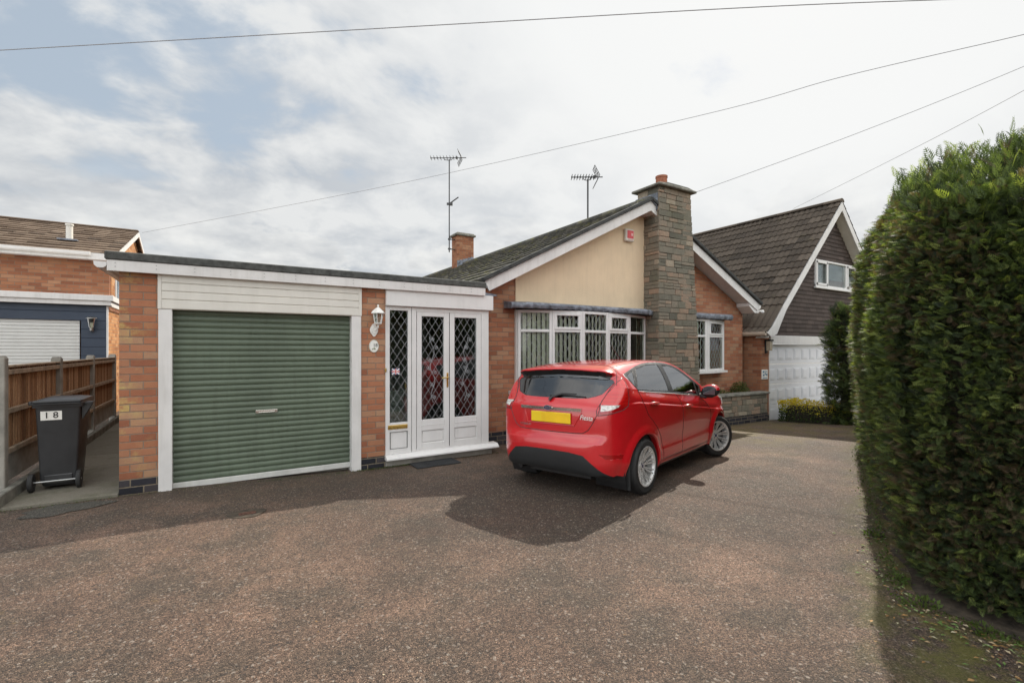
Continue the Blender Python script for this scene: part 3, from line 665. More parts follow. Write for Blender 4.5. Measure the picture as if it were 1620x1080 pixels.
# rooms behind the glass
mb = MB()
mb.box(4.25, 7.75, 7.46, 11.2, .0, .05); mb.box(4.22, 4.25, 7.46, 11.2, .05, 2.45); mb.box(8.2, 8.25, 7.46, 11.2, .05, 2.45); mb.box(4.25, 8.25, 11.17, 11.2, .05, 2.45); mb.box(4.25, 8.2, 7.22, 11.2, 2.42, 2.45)
mb.box(8.3, 8.33, 7.46, 10.2, .05, 2.45); mb.box(8.33, 11.05, 10.17, 10.2, .05, 2.45); mb.box(8.3, 11.05, 7.22, 10.2, 2.42, 2.45); mb.box(8.3, 11.05, 7.46, 10.2, .0, .05)
part('room_interior', mb, M_room, H)
def blind(pts, z0, z1, label, pitch=.088, ang=-24, back=.06):
    t = thing('vertical_blind', label, 'window blind', (pts[0][0], pts[0][1]+.1, z1), 'vertical blinds inside the leaded windows')
    q = MB(); rl = MB(); R = random.Random(9); P = []
    for i in range(len(pts)-1):
        A, B = Vector((*pts[i], 0)), Vector((*pts[i+1], 0)); ex = (B-A).normalized(); nn = Vector((ex.y, -ex.x, 0)); L = (B-A).length; n = int(L/pitch)
        rl.obox((A+B)/2-nn*back+Vector((0, 0, z1)), ex*(L/2-.03), nn*.02, Vector((0, 0, .02)))
        for k in range(n):
            c = A+ex*((k+.5)*L/n)-nn*back; a = math.radians(ang+R.uniform(-5, 5)); d = (ex*math.cos(a)+nn*math.sin(a))*.041
            q.add([(c.x-d.x, c.y-d.y, z0), (c.x+d.x, c.y+d.y, z0), (c.x+d.x, c.y+d.y, z1-.02), (c.x-d.x, c.y-d.y, z1-.02)], [(0, 1, 2, 3)])
    part('slats', q, M_blind, t); part('head_rail', rl, M_upvc, t)
blind(BAY, .92, 2.27, 'pale green vertical blind hanging inside the wide bow window')
blind([(8.78, 7.02), (9.60, 6.97), (10.44, 7.13)], 1.14, 2.26, 'vertical blind hanging inside the narrow window right of the chimney')
# ---- pitched roof
AX, AZ = 7.6, 4.70; YR0, YR1 = 6.83, 21.3
SLn = math.hypot(3.92, 1.96); mb = MB()
tiled(mb, (AX-3.92, YR1, AZ-1.96), (0, -1, 0), (3.92, 0, 1.96), YR1-YR0, SLn, .31, .30, lambda u: .006*max(0, math.cos((u-.12)*2*math.pi*1.0))**6, 5, .034, .0025)
tiled(mb, (AX+3.92, YR0, AZ-1.96), (0, 1, 0), (-3.92, 0, 1.96), YR1-YR0, SLn, .31, .30, lambda u: .012*max(0, math.cos((u-.12)*2*math.pi))**6, 4)
rf = part('roof', mb, M_tile_main, H)
mb = MB()
for k in range(32):
    y = YR0+k*.455; mb.tint = random.random(); n = 8
    arc = [(AX+.13*math.cos(math.pi*j/n), AZ-.045+.105*math.sin(math.pi*j/n)) for j in range(n+1)]; mb.prism(arc, y, y+.45)
sub('ridge_tiles', mb, M_tile_main, rf)
mb = MB()
for s in (-1, 1):       # dry verge / undercloak along the front slope edge
    u = Vector((s*3.92, 0, -1.96)).normalized(); nn = Vector((s*1.96, 0, 3.92)).normalized()
    c = Vector((AX+s*1.97, YR0-.01, AZ-.985)); mb.obox(c+nn*.005, u*(SLn/2+.02), (0, .045, 0), nn*.034, .008)
sub('verge', mb, M_verge, rf)
def barge(ax, az, s, L0, L1, w, y0, y1, drop, slope=(2, 1)):
    """sloping board: from distance L0 to L1 down the slope, s = side"""
    u = Vector((s*slope[0], 0, -slope[1])).normalized(); nn = Vector((s*slope[1], 0, slope[0])).normalized(); A = Vector((ax, 0, az))
    top = A-nn*drop; bot = A-nn*(drop+w)
    # mitre at the apex on the vertical
    k0 = lambda P: (P+u*((ax-P.x)/u.x)) if L0 == 0 else P+u*L0
    a, b, c, d = k0(top), top+u*L1, bot+u*L1, k0(bot)
    q = [(p.x, p.z) for p in (a, b, c, d)]; return q
mb = MB()
for s in (-1, 1): mb.prism(barge(AX, AZ, s, 0, SLn-.01, .175, 0, 0, .035), YR0+.005, YR0+.03)
mb.prism([(AX+3.90, 2.50), (AX+3.72, 2.50), (AX+3.50, 2.66), (AX+3.50, 2.74), (AX+3.90, 2.70)], YR0+.03, YG)
part('bargeboard', mb, M_white, H)
mb = MB()
for s in (-1, 1): mb.prism(barge(AX, AZ, s, 0, SLn-.1, .012, 0, 0, .16), YR0+.03, YG+.05)
part('soffit', mb, M_white, H)
mb = MB(); mb.prism([(3.60, 2.72), (3.60, 2.66), (3.64, 2.62), (3.70, 2.62), (3.73, 2.72)], YG, 21); part('gutter', mb, M_upvc, H); mb = MB(); mb.prism([(11.48, 2.70), (11.50, 2.62), (11.56, 2.60), (11.62, 2.63), (11.63, 2.70)], YR0+.05, 21); part('gutter', mb, M_upvc, H)
# ---- stone chimney
R = random.Random(21); mb = MB(); x0 = 7.77; yc = 6.77; wb, wt = 1.40, .985
stones(mb, (x0, yc, -.25), (1, 0, 0), wb, -.25, 4.99, (0, -1, 0), R, wt)
stones(mb, (x0, 7.36, -.25), (0, -1, 0), .585, -.25, 4.99, (-1, 0, 0), R, .585)
q2 = MB(); q2.prism([(x0+.012, -.3), (x0+wb-.03, -.3), (x0+wt-.02, 4.99), (x0+.012, 4.99)], yc+.012, 7.35)
stones(mb, (x0+wt+.0, yc, 2.5), (0, 1, 0), .58, 2.5, 4.99, (1, 0, 0), R, .58, dep=.26)
ch = part('stone_chimney', mb, M_stone, H)
sub('mortar', q2, simple('lime_mortar', (.20, .185, .155), .95, bump=.4), ch)
mb = MB(); mb.box(7.67, 8.86, 6.67, 7.46, 4.985, 5.035, .012); mb.prism([(7.70, 5.035), (8.83, 5.035), (8.6, 5.075), (7.95, 5.075)], 6.70, 7.42); sub('cap', mb, M_coping, ch)
mb = MB(); mb.lathe([(.115, 5.05), (.118, 5.28), (.128, 5.285), (.128, 5.325), (.10, 5.325), (.09, 5.1)], 20, cx=8.13, cy=7.02)
for k in range(12):
    for z in (5.12, 5.17, 5.22): a = k*math.pi/6+z*9; mb.obox((8.13+.117*math.cos(a), 7.02+.117*math.sin(a), z), (.004, 0, 0), (0, .004, 0), (0, 0, .012))
sub('chimney_pot', mb, M_terracotta, ch, True)
mb = MB(); mb.prism([(7.42, 4.63), (7.60, 4.74), (7.72, 4.72), (7.80, 4.60), (7.80, 4.53), (7.60, 4.66)], 6.80, 7.45); mb.box(7.74, 7.765, 6.80, 7.40, 4.5, 4.85); sub('flashing', mb, M_lead, ch)
# ---- brick stack at the back
mb = MB(); mb.box(7.27, 7.92, 15.5, 15.98, 4.2, 5.68); bs = part('brick_chimney', mb, M_brick2, H)
mb = MB(); mb.box(7.20, 7.99, 15.43, 16.05, 5.68, 5.76, .02); mb.box(7.25, 7.94, 15.48, 16.0, 5.76, 5.80, .02); sub('cap', mb, M_coping, bs)
mb = MB()
for k in range(6): mb.box(7.255+k*.11, 7.255+k*.11+.10, 15.485, 15.50, 4.35+k*.05, 4.78+k*.035)
sub('flashing', mb, M_lead, bs)
mb = MB()
# ---------------------------------------------------------------- wall things
t_ = thing('wall_lantern', 'white hexagonal carriage lantern on the brick pier between garage and porch', 'wall lamp', (1.83, 6.65, 1.87))
M_lampw = simple('white_cast_metal', (.78, .77, .73), .4, var=.04)
mb = MB(); cx, cy = 1.865, 6.54
mb.lathe([(.0, 2.215), (.010, 2.21), (.014, 2.19), (.008, 2.18), (.03, 2.165), (.075, 2.125), (.095, 2.10), (.095, 2.09), (.07, 2.088)], 6, cx=cx, cy=cy); part('lamp_cap', mb, M_lampw, t_)
mb = MB()
for k in range(6):
    a = k*math.pi/3; mb.tube([(cx+.068*math.cos(a), cy+.068*math.sin(a), 2.09), (cx+.045*math.cos(a), cy+.045*math.sin(a), 1.955)], .005, 5)
mb.lathe([(.0, 1.93), (.03, 1.935), (.052, 1.95), (.052, 1.96), (.0, 1.96)], 6, cx=cx, cy=cy)
mb.tube([(cx, cy, 1.935), (cx, cy, 1.90), (cx-.01, cy+.04, 1.86), (cx-.03, 6.64, 1.87)], .010, 8); part('lamp_frame', mb, M_lampw, t_)
mb = MB(); mb.lathe([(.064, 2.088), (.043, 1.962)], 6, cx=cx, cy=cy); part('lamp_glass', mb, glass('lamp_glass', (.9, .9, .85)), t_)
mb = MB(); pts = [(1.835+.052*math.cos(a)*(1+.08*math.cos(4*a)), 1.865+.085*math.sin(a)*(1+.08*math.cos(4*a))) for a in [2*math.pi*k/24 for k in range(24)]]
mb.prism(pts, 6.628, 6.65); mb.prism([(1.835+(p[0]-1.835)*.6, 1.865+(p[1]-1.865)*.6) for p in pts], 6.612, 6.63); part('back_plate', mb, M_lampw, t_)
t_ = thing('number_plaque', 'oval white plaque reading 18 on the brick pier under the lantern', 'house number', (1.835, 6.65, 1.64))
mb = MB(); E_ = lambda rx, rz, n=32: [(1.835+rx*math.cos(2*math.pi*k/n), 1.64+rz*math.sin(2*math.pi*k/n)) for k in range(n)]
mb.prism(E_(.066, .088), 6.637, 6.65); part('rim', mb, M_sign, t_)
mb = MB(); mb.prism(E_(.060, .082), 6.634, 6.640); part('plate', mb, M_sign, t_)
mb = MB(); mb.tube([(p[0], 6.636, p[1]) for p in E_(.061, .083)], .0018, 5, closed=True)
for a, s in ((.0, .02), (.8, .016), (1.6, .014)): mb.tube([(1.818+.03*math.cos(a)+.009*math.cos(k), 6.633, 1.60+.012*math.sin(a*2)+.009*math.sin(k)) for k in range(7)], .003, 5)
part('painted_rim', mb, simple('plaque_green', (.16, .20, .08), .4), t_)
XM = Matrix.Rotation(math.radians(90), 4, 'X')
text_mesh('18', .066, .001, Matrix.Translation((1.853, 6.632, 1.652)) @ XM, 'numerals', M_black, t_, False)
for o in [o for o in t_.children]: pass
t_ = thing('alarm_box', 'white burglar alarm box with red panel high on the cream gable', 'alarm box', (7.28, 7.18, 3.95))
mb = MB(); mb.box(7.16, 7.40, 7.105, 7.182, 3.84, 4.10, .018); part('casing', mb, M_cream, t_)
mb = MB(); mb.box(7.195, 7.375, 7.098, 7.107, 3.90, 4.065, .008); part('front_panel', mb, M_red, t_)
mb = MB(); mb.box(7.215, 7.355, 7.096, 7.099, 3.872, 3.886); mb.box(7.30, 7.352, 7.094, 7.098, 3.955, 4.01, .004)
part('lettering', mb, simple('alarm_print', (.75, .45, .42), .5), t_)
# stickers and bell push
t_ = thing('window_sticker', 'small union flag sticker on the porch sidelight glass', 'sticker', (2.17, 6.67, 1.24))
fx0, fz0, fw, fh = 2.10, 1.235, .115, .085; yS = 6.679
mb = MB(); mb.box(fx0, fx0+fw, yS, yS+.002, fz0, fz0+fh); part('blue_field', mb, simple('flag_blue', (.05, .08, .30), .5), t_)
mb = MB(); 
for a, b_ in (((0, 0), (fw, fh)), ((0, fh), (fw, 0))):
    A, B = Vector((fx0+a[0], yS-.001, fz0+a[1])), Vector((fx0+b_[0], yS-.001, fz0+b_[1])); d = (B-A); mb.obox((A+B)/2, d*.48, (0, .0006, 0), d.cross(Vector((0, 1, 0))).normalized()*.008)
mb.box(fx0, fx0+fw, yS-.002, yS-.001, fz0+fh*.36, fz0+fh*.64); mb.box(fx0+fw*.4, fx0+fw*.6, yS-.0022, yS-.001, fz0, fz0+fh); part('white_cross', mb, M_sign, t_)
mb = MB(); mb.box(fx0, fx0+fw, yS-.0032, yS-.0023, fz0+fh*.42, fz0+fh*.58); mb.box(fx0+fw*.45, fx0+fw*.55, yS-.0034, yS-.0023, fz0, fz0+fh); part('red_cross', mb, M_red, t_)
t_ = thing('door_bell', 'small brown bell push on the left edge of the porch frame', 'door bell', (2.005, 6.65, 1.30))
mb = MB(); mb.box(1.992, 2.014, 6.638, 6.655, 1.275, 1.33, .004); part('casing', mb, M_brass, t_)
mb = MB(); mb.lathe([(0, -.005), (.005, -.005), (.006, 0)], 10, Matrix.Translation((2.003, 6.637, 1.303)) @ XM); part('button', mb, M_sign, t_)
mb = MB(); mb.box(2.33, 3.0, 6.26, 6.60, hgt(2.6, 6.4)+.004, hgt(2.6, 6.4)+.018, .004)
o = part('door_mat', mb, M_mat, None); tag(o, 'flat black rubber mat on the tarmac before the porch sill', 'door mat')
# ---- aerials
def aerial(label, base, top, zb, bracket, L, fit=None):
    t = thing('tv_aerial', label, 'tv aerial', (base[0], base[1], zb), 'television aerials on the roof')
    x, y = base; q = MB(); q.tube([(x, y, zb), (x, y, top)], .022, 8); part('mast', q, M_darkmetal, t)
    d = Vector((.84, -.54, 0)).normalized() if fit is None else fit; s = Vector((d.y, -d.x, 0)); c = Vector((x, y, top+.05))
    q = MB(); q.tube([c-d*L*.56, c+d*L*.5], .014, 6)
    for k in range(9):
        p = c-d*L*.54+d*(k*L*.095); q.tube([p-s*.15-Vector((0, 0, .02)), p+s*.15+Vector((0, 0, .02))], .009, 5); q.obox(p, d*.012, s*.02, (0, 0, .03))
    q.tube([c-d*.17*L, c-d*.13*L-Vector((0, 0, .07)), c-Vector((0, 0, .09)), c+d*.07*L-Vector((0, 0, .07)), c+d*.1*L], .012, 6); part('boom', q, M_darkmetal, t)
    q = MB(); e = c+d*L*.37
    for sg in (1, -1):
        for w in (-.16, -.05, .06, .17):
            q.tube([e+s*w, e-d*.13+Vector((0, 0, sg*.25))+s*w], .009, 5)
        for k in (.3, .65, 1): q.tube([e-d*.13*k+Vector((0, 0, sg*.25*k))-s*.18, e-d*.13*k+Vector((0, 0, sg*.25*k))+s*.18], .008, 5)
    q.obox(c+d*L*.22, d*.035, s*.03, (0, 0, .035)); part('reflector', q, M_darkmetal, t)
    if bracket:
        q = MB()
        for z in bracket: q.tube([(x, y, z), (x+.12, y, z+.0), (x+.20, y+.0, z), (x+.24, y+.02, z)], .02, 6); q.obox((x, y, z), (.04, 0, 0), (0, .03, 0), (0, 0, .03))
        part('bracket', q, M_darkmetal, t)
        q = MB(); z = zb+(top-zb)*.52; q.obox((x, y, z), d*.09, s*.02, (0, 0, .04)); q.obox((x+.06, y-.03, z), d*.05, s*.05, (0, 0, .05)); q.tube([(x+.02, y, z+.02), Vector((x, y, z))+d*.33+Vector((0, 0, .24))], .022, 6); part('small_aerial', q, M_darkmetal, t)
    return t
aerial('tall television aerial with small side aerial on the brick chimney', (7.04, 15.7), 8.42, 5.08, (5.2, 5.55), 1.22)
aerial('lone television aerial rising behind the ridge left of the stone chimney', (8.27, 9.59), 6.08, 4.25, None, .78)
# ---------------------------------------------------------------- stone planter under the right window
t_ = thing('stone_planter', 'low coursed stone planter wall under the right hand window', 'planter', (10.2, 6.7, -.1))
mb = MB(); R = random.Random(4)
stones(mb, (9.25, 6.66, .03), (1, 0, 0), 2.27, .03, .50, (0, -1, 0), R, 2.27, .08, .15, .12, .36)
stones(mb, (11.52, 6.66, .03), (0, 1, 0), .62, .03, .50, (1, 0, 0), R, .62, .08, .15, .12, .36, dep=.06)
part('stonework', mb, M_stone, t_)
mb = MB(); mb.box(9.25, 11.53, 6.650, 6.85, -.4, .035); part('plinth', mb, M_plinth, t_)
mb = MB(); mb.box(9.26, 11.50, 6.672, 6.86, .03, .50); part('mortar', mb, MATS['lime_mortar'], t_)
mb = MB(); mb.box(9.2, 11.58, 6.61, 6.90, .50, .555, .012); part('coping', mb, M_coping, t_)
mb = MB(); mb.box(9.25, 11.50, 6.90, 7.19, .2, .49); part('soil', mb, M_soil, t_)

# ---------------------------------------------------------------- foliage builders
def foliage_mat(name, stops, trans=.42, rough=.6):
    m, t, b, out = newmat(name)
    at = t.new('ShaderNodeAttribute', attribute_name='tint').outputs['Fac']; P = t.new('ShaderNodeNewGeometry').outputs['Position']
    c = t.ramp(at, stops); c = t.mix(t.maprange(t.noise(P, 2.2, 3), .35, .65, 0, .45), c, t.mix(1.0, c, (.62, .7, .6), 'MULTIPLY'))
    t.link(c, b.inputs['Base Color']); b.inputs['Roughness'].default_value = rough; b.inputs['Specular IOR Level'].default_value = .3
    tr = t.new('ShaderNodeBsdfTranslucent'); t.link(t.mix(1.0, c, (1.25, 1.35, .6), 'MULTIPLY'), tr.inputs[0])
    mx = t.new('ShaderNodeMixShader', {0: trans, 1: b.outputs[0], 2: tr.outputs[0]}); t.link(mx.outputs[0], out.inputs[0]); return m
def frond_template(pairs=6, droop=.22):
    V, F = [], []
    def blade(p, d, n, L, w):
        b = len(V); s = np.cross(d, n); V.extend([p-s*w*.5, p+d*L*.45+s*w, p+d*L+n*(-.02), p+d*L*.45-s*w]); F.append((b, b+1, b+2, b+3))
    n = np.array([0, 0, 1.])
    for i in range(pairs):
        u = i/pairs; p = np.array([u, 0, -droop*u*u]); L = .42*(1-u)**.7+.10
        for sg in (1, -1):
            d = np.array([.72, sg*.69, -.05-.2*u]); d /= np.linalg.norm(d); blade(p, d, n, L, .026+.012*(1-u))
            if i < pairs-3: blade(p+d*L*.4, np.array([.97, sg*.15, -.12]), n, L*.75, .022)
    blade(np.array([.0, 0, 0.]), np.array([1., 0, -.1]), n, .55, .022); blade(np.array([.5, 0, -.05]), np.array([1., 0, -.25]), n, .62, .03)
    return np.array(V), np.array(F)
def leaf_template():
    V = np.array([(0, 0, 0), (.45, .26, .04), (1, 0, -.05), (.45, -.26, .04)], float); return V, np.array([(0, 1, 2, 3)])
def scatter(name, tmpl, P, D, U, size, tint, mat, parent):
    """one mesh of many leaf sprays: P positions, D direction, U plane normal"""
    TV, TF = tmpl; n = len(P)
    D = D/np.linalg.norm(D, axis=1)[:, None]; Sx = np.cross(D, U); Sx /= np.linalg.norm(Sx, axis=1)[:, None]+1e-9; N = np.cross(Sx, D)
    V = P[:, None, :] + size[:, None, None]*(TV[None, :, 0, None]*D[:, None, :] + TV[None, :, 1, None]*Sx[:, None, :] + TV[None, :, 2, None]*N[:, None, :])
    F = TF[None]+(np.arange(n)*len(TV))[:, None, None]; V = V.reshape(-1, 3).astype(np.float32); F = F.reshape(-1, 4).astype(np.int32)
    me = bpy.data.meshes.new(name); me.vertices.add(len(V)); me.vertices.foreach_set('co', V.ravel())
    me.loops.add(F.size); me.loops.foreach_set('vertex_index', F.ravel()); me.polygons.add(len(F)); me.polygons.foreach_set('loop_start', np.arange(0, F.size, 4, dtype=np.int32)); me.polygons.foreach_set('loop_total', np.full(len(F), 4, np.int32))
    me.update(calc_edges=True); a = me.attributes.new('tint', 'FLOAT', 'FACE'); a.data.foreach_set('value', np.repeat(tint, len(TF)).astype(np.float32)); me.materials.append(mat)
    return link(name, me, parent)
def vnoise(P, f, seed=0):
    P = P*f; r = np.random.default_rng(seed); out = np.zeros(len(P)); 
    for k in range(9):
        a = r.normal(size=3); a *= (.6+.5*k)/np.linalg.norm(a); out += np.sin(P@a+r.uniform(0, 6.28))/(1+.35*k)
    return out/3.2
M_hedge = foliage_mat('conifer_hedge_leaf', [(0, (.10, .072, .045)), (.16, (.19, .14, .085)), (.2, (.030, .042, .024)), (.5, (.078, .108, .046)), (.8, (.17, .22, .07)), (1, (.36, .40, .11))])
M_twig = simple('hedge_inner_twigs', (.035, .028, .018), .95, var=.35, scale=24, bump=1.0, bscale=50)
FR = frond_template()
def hedge(name, label, poly, z0, z1, dens, size, group=None, cap=400, bulge=.10, topgrow=.22, seed=1, tmpl=None, mat=None, brown=.12, cat='hedge', tips=.0, zvar=False, lean=0.0):
    """clipped hedge: polygon footprint (counter-clockwise), leaf sprays over its faces and an added dark core inside"""
    tmpl = tmpl or FR; mat = mat or M_hedge; r = np.random.default_rng(seed); n = len(poly); c0 = np.mean(poly, axis=0)
    t = thing(name, label, cat, (c0[0], c0[1], 0), group); Ps, Ns, Sz = [], [], []
    for i in range(n):
        a, b = np.array(poly[i], float), np.array(poly[(i+1) % n], float); e = b-a; L = np.hypot(*e); nn = np.array([e[1], -e[0], 0])/L
        k = int(L*(z1-z0)*dens[i]); 
        if k < 1: continue
        u = r.random(k); z = z0+(z1-z0)*r.random(k)**.95; p = np.stack([a[0]+e[0]*u, a[1]+e[1]*u, z], 1)
        Ps.append(p); Ns.append(np.repeat(nn[None], k, 0)); Sz.append(np.full(k, size[i]))
    # top
    mn, mx = np.min(poly, axis=0), np.max(poly, axis=0); k = int((mx[0]-mn[0])*(mx[1]-mn[1])*cap)
    q = np.stack([r.uniform(mn[0], mx[0], k), r.uniform(mn[1], mx[1], k)], 1); ins = np.zeros(k, bool)
    for i in range(n):
        ax, ay = poly[i]; bx, by = poly[(i+1) % n]
        if ay != by: ins ^= ((ay > q[:, 1]) != (by > q[:, 1])) & (q[:, 0] < (bx-ax)*(q[:, 1]-ay)/(by-ay)+ax)
    q = q[ins]; p = np.stack([q[:, 0], q[:, 1], np.full(len(q), z1)], 1); Ps.append(p); Ns.append(np.repeat(np.array([[0, 0, 1.]]), len(p), 0)); Sz.append(np.full(len(p), np.mean(size)*(1.1 if not zvar else .72)))
    P, N, Sz = np.concatenate(Ps), np.concatenate(Ns), np.concatenate(Sz)
    w = vnoise(P, 2.1, seed)+.5*vnoise(P, 5.5, seed+5); dep = r.random(len(P))
    prof = np.sin(np.clip((P[:, 2]-z0)/(z1-z0), 0, 1)*math.pi)**.6
    rim = np.clip((P[:, 2]-(z1-.35))/.35, 0, 1)*(N[:, 2] < .5)
    P = P+N*(bulge*w+(.12+lean*np.clip(N[:, 1], 0, 1))*prof-dep**1.5*.16-.16*rim**2)[:, None]; P[:, 2] += (N[:, 2] > .5)*(topgrow*.45*w+r.random(len(P))**4*topgrow*.7); Sz = Sz*(1+.35*(N[:, 2] > .5))
    zf = 1.0 if not zvar else (1+.16*np.clip((P[:, 0]-3.7)/1.3, -.3, 1)); P[:, 2] *= zf
    D = N*.75+np.array([0, 0, .35])+(N[:, 2] > .5)[:, None]*np.array([-.25, .1, .25])+r.normal(size=P.shape)*.42
    U = r.normal(size=P.shape)*.5+np.array([0, 0, .8])+N*.3
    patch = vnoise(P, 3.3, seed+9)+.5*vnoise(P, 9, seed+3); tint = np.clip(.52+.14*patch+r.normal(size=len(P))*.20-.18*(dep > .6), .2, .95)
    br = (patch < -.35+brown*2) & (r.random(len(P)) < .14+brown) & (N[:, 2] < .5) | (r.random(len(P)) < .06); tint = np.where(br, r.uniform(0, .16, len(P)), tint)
    tint = np.where((r.random(len(P)) < .05+tips) & (dep < .3) & ~br, r.uniform(.8, 1, len(P)), tint)
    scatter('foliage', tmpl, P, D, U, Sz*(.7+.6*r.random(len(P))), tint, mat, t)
    q = MB(); ins_ = .12; m = 18; cc = c0
    ring = []
    for i in range(n):
        a, b = np.array(poly[i], float), np.array(poly[(i+1) % n], float)
        for k in range(m): ring.append(a+(b-a)*k/m)
    ring = np.array(ring); area = lambda p: p+(cc-p)/np.linalg.norm(cc-p, axis=1)[:, None]*ins_*1.25
    ring = area(ring); nz = 14; rows = []
    for j in range(nz+1):
        z = z0+.0+(z1-.14-z0)*j/nz; b = len(q.v); off = vnoise(np.column_stack([ring, np.full(len(ring), z)]), 5, 3)*.05
        tap = .25*max(0, j/nz-.88)
        for p, o_ in zip(ring, off):
            d = (cc-p)/np.linalg.norm(cc-p); q.v.append((p[0]+d[0]*(o_+tap), p[1]+d[1]*(o_+tap), z*(1 if not zvar else 1+.16*min(1, max(-.3, (p[0]-3.7)/1.3)))))
        rows.append(b)
    m_ = len(ring)
    for j in range(nz):
        for k in range(m_): q.f.append((rows[j]+k, rows[j]+(k+1) % m_, rows[j+1]+(k+1) % m_, rows[j+1]+k)); q.t.append(.5); q.m.append(0)
    q.f.append(tuple(rows[-1]+k for k in range(m_))); q.t.append(.5); q.m.append(0)
    part('dark_core', q, M_twig, t, True); return t  # added dark solid core, keeps light from passing through the leaves
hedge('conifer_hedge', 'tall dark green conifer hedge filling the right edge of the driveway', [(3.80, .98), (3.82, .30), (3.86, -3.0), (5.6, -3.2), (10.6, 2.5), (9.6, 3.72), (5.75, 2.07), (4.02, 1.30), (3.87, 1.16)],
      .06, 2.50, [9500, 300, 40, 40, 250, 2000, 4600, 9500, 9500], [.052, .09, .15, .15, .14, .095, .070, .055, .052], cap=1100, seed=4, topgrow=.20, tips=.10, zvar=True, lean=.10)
hedge('conifer_shrub', 'smaller dark conifer beside the white garage door beyond the big hedge', [(12.0, 5.42), (12.1, 3.7), (13.7, 3.7), (13.6, 5.5)], -.2, 2.38, [700, 300, 60, 500], [.15]*4, cap=400, seed=8, brown=.0, bulge=.13, topgrow=.12)
M_yel = foliage_mat('golden_privet_leaf', [(0, (.03, .05, .015)), (.45, (.06, .10, .02)), (.7, (.30, .30, .03)), (1, (.70, .52, .04))], .3)
def small_hedge():
    r = np.random.default_rng(3); t = thing('golden_hedge', 'low clipped golden hedge in front of the white garage door', 'hedge', (12.3, 6, -.2)); k = 5200
    P = np.stack([r.uniform(11.95, 12.75, k), r.uniform(4.85, 6.62, k), r.uniform(-.2, .30, k)], 1); f = r.integers(0, 4, k)
    P[:, 0] = np.where(f == 0, 11.95+r.random(k)**2*.15, P[:, 0]); P[:, 2] = np.where(f == 1, .30-r.random(k)**2*.10, P[:, 2]); P[:, 1] = np.where(f == 2, 6.62-r.random(k)**2*.1, P[:, 1])
    P[:, 2] -= .10*np.clip((5.5-P[:, 1])/.6, 0, 1); P += .04*np.stack([vnoise(P, 6, 1), vnoise(P, 6, 2), vnoise(P, 6, 3)], 1)
    D = r.normal(size=P.shape)+np.array([-.4, 0, .6]); U = r.normal(size=P.shape); tint = np.clip(.34+.75*np.clip((P[:, 2]-.0)/.25, -.2, 1)+r.normal(size=k)*.16-.35*(P[:, 1] < 5.3), 0, 1)
    scatter('foliage', leaf_template(), P, D, U, r.uniform(.03, .055, k), tint, M_yel, t)
    q = MB(); q.box(12.05, 12.68, 4.95, 6.52, -.3, .20, .08); part('dark_core', q, M_twig, t)  # added solid core under the leaves
small_hedge()
def tuft(name, label, cx, cy, cz, rx, ry, rz, k, sz, mat, seed, cat='plant', group=None, up=.5, tint0=.5):
    r = np.random.default_rng(seed); t = thing(name, label, cat, (cx, cy, cz), group); a = r.normal(size=(k, 3)); a /= np.linalg.norm(a, axis=1)[:, None]; a[:, 2] = abs(a[:, 2]); rad = r.random(k)[:, None]**.4
    P = np.array([cx, cy, cz])+a*rad*np.array([rx, ry, rz]); D = a+r.normal(size=a.shape)*.4+np.array([0, 0, up])
    scatter('foliage', leaf_template(), P, D, r.normal(size=a.shape), sz*(.6+.8*r.random(k)), np.clip(tint0+r.normal(size=k)*.16, 0, 1), mat, t)
    q = MB()
    for i in range(5): d = a[i]*[rx, ry, rz]; q.tube([(cx, cy, cz-.03), (cx+d[0]*.5, cy+d[1]*.5, cz+abs(d[2])*.5), (cx+d[0]*.9, cy+d[1]*.9, cz+abs(d[2])*.9)], .005, 4)
    part('stems', q, M_twig, t); return t
M_shrub = foliage_mat('planter_leaf', [(0, (.05, .055, .02)), (.5, (.07, .10, .03)), (1, (.20, .18, .05))], .3)
tuft('planter_shrub', 'rounded mossy green shrub at the right end of the stone planter', 10.95, 7.02, .52, .34, .16, .27, 900, .035, M_shrub, 1)
tuft('planter_shrub', 'thin low green plant in the middle of the stone planter', 10.1, 7.0, .50, .34, .14, .15, 380, .035, M_shrub, 2)
# weeds at the hedge foot
M_weed = foliage_mat('weed_leaf', [(0, (.045, .055, .018)), (1, (.11, .16, .035))], .3)
r = random.Random(12)
for i, (lab, x, y, s) in enumerate([('broad leaved weed at the near corner of the big hedge', 3.70, 1.16, .12), ('leafy weed low on the right under the big hedge', 3.66, .86, .11), ('yellow green weed tuft on the tarmac edge by the hedge corner', 3.98, 1.38, .09), ('small ferny weed further along the foot of the big hedge', 4.75, 1.82, .10)]):
    tuft('weed', lab, x, y, hgt(x, y), s*.8, s*.8, s*.5, 90, .026, M_weed, 30+i, 'weed', 'weeds at the foot of the hedge', tint0=.6)
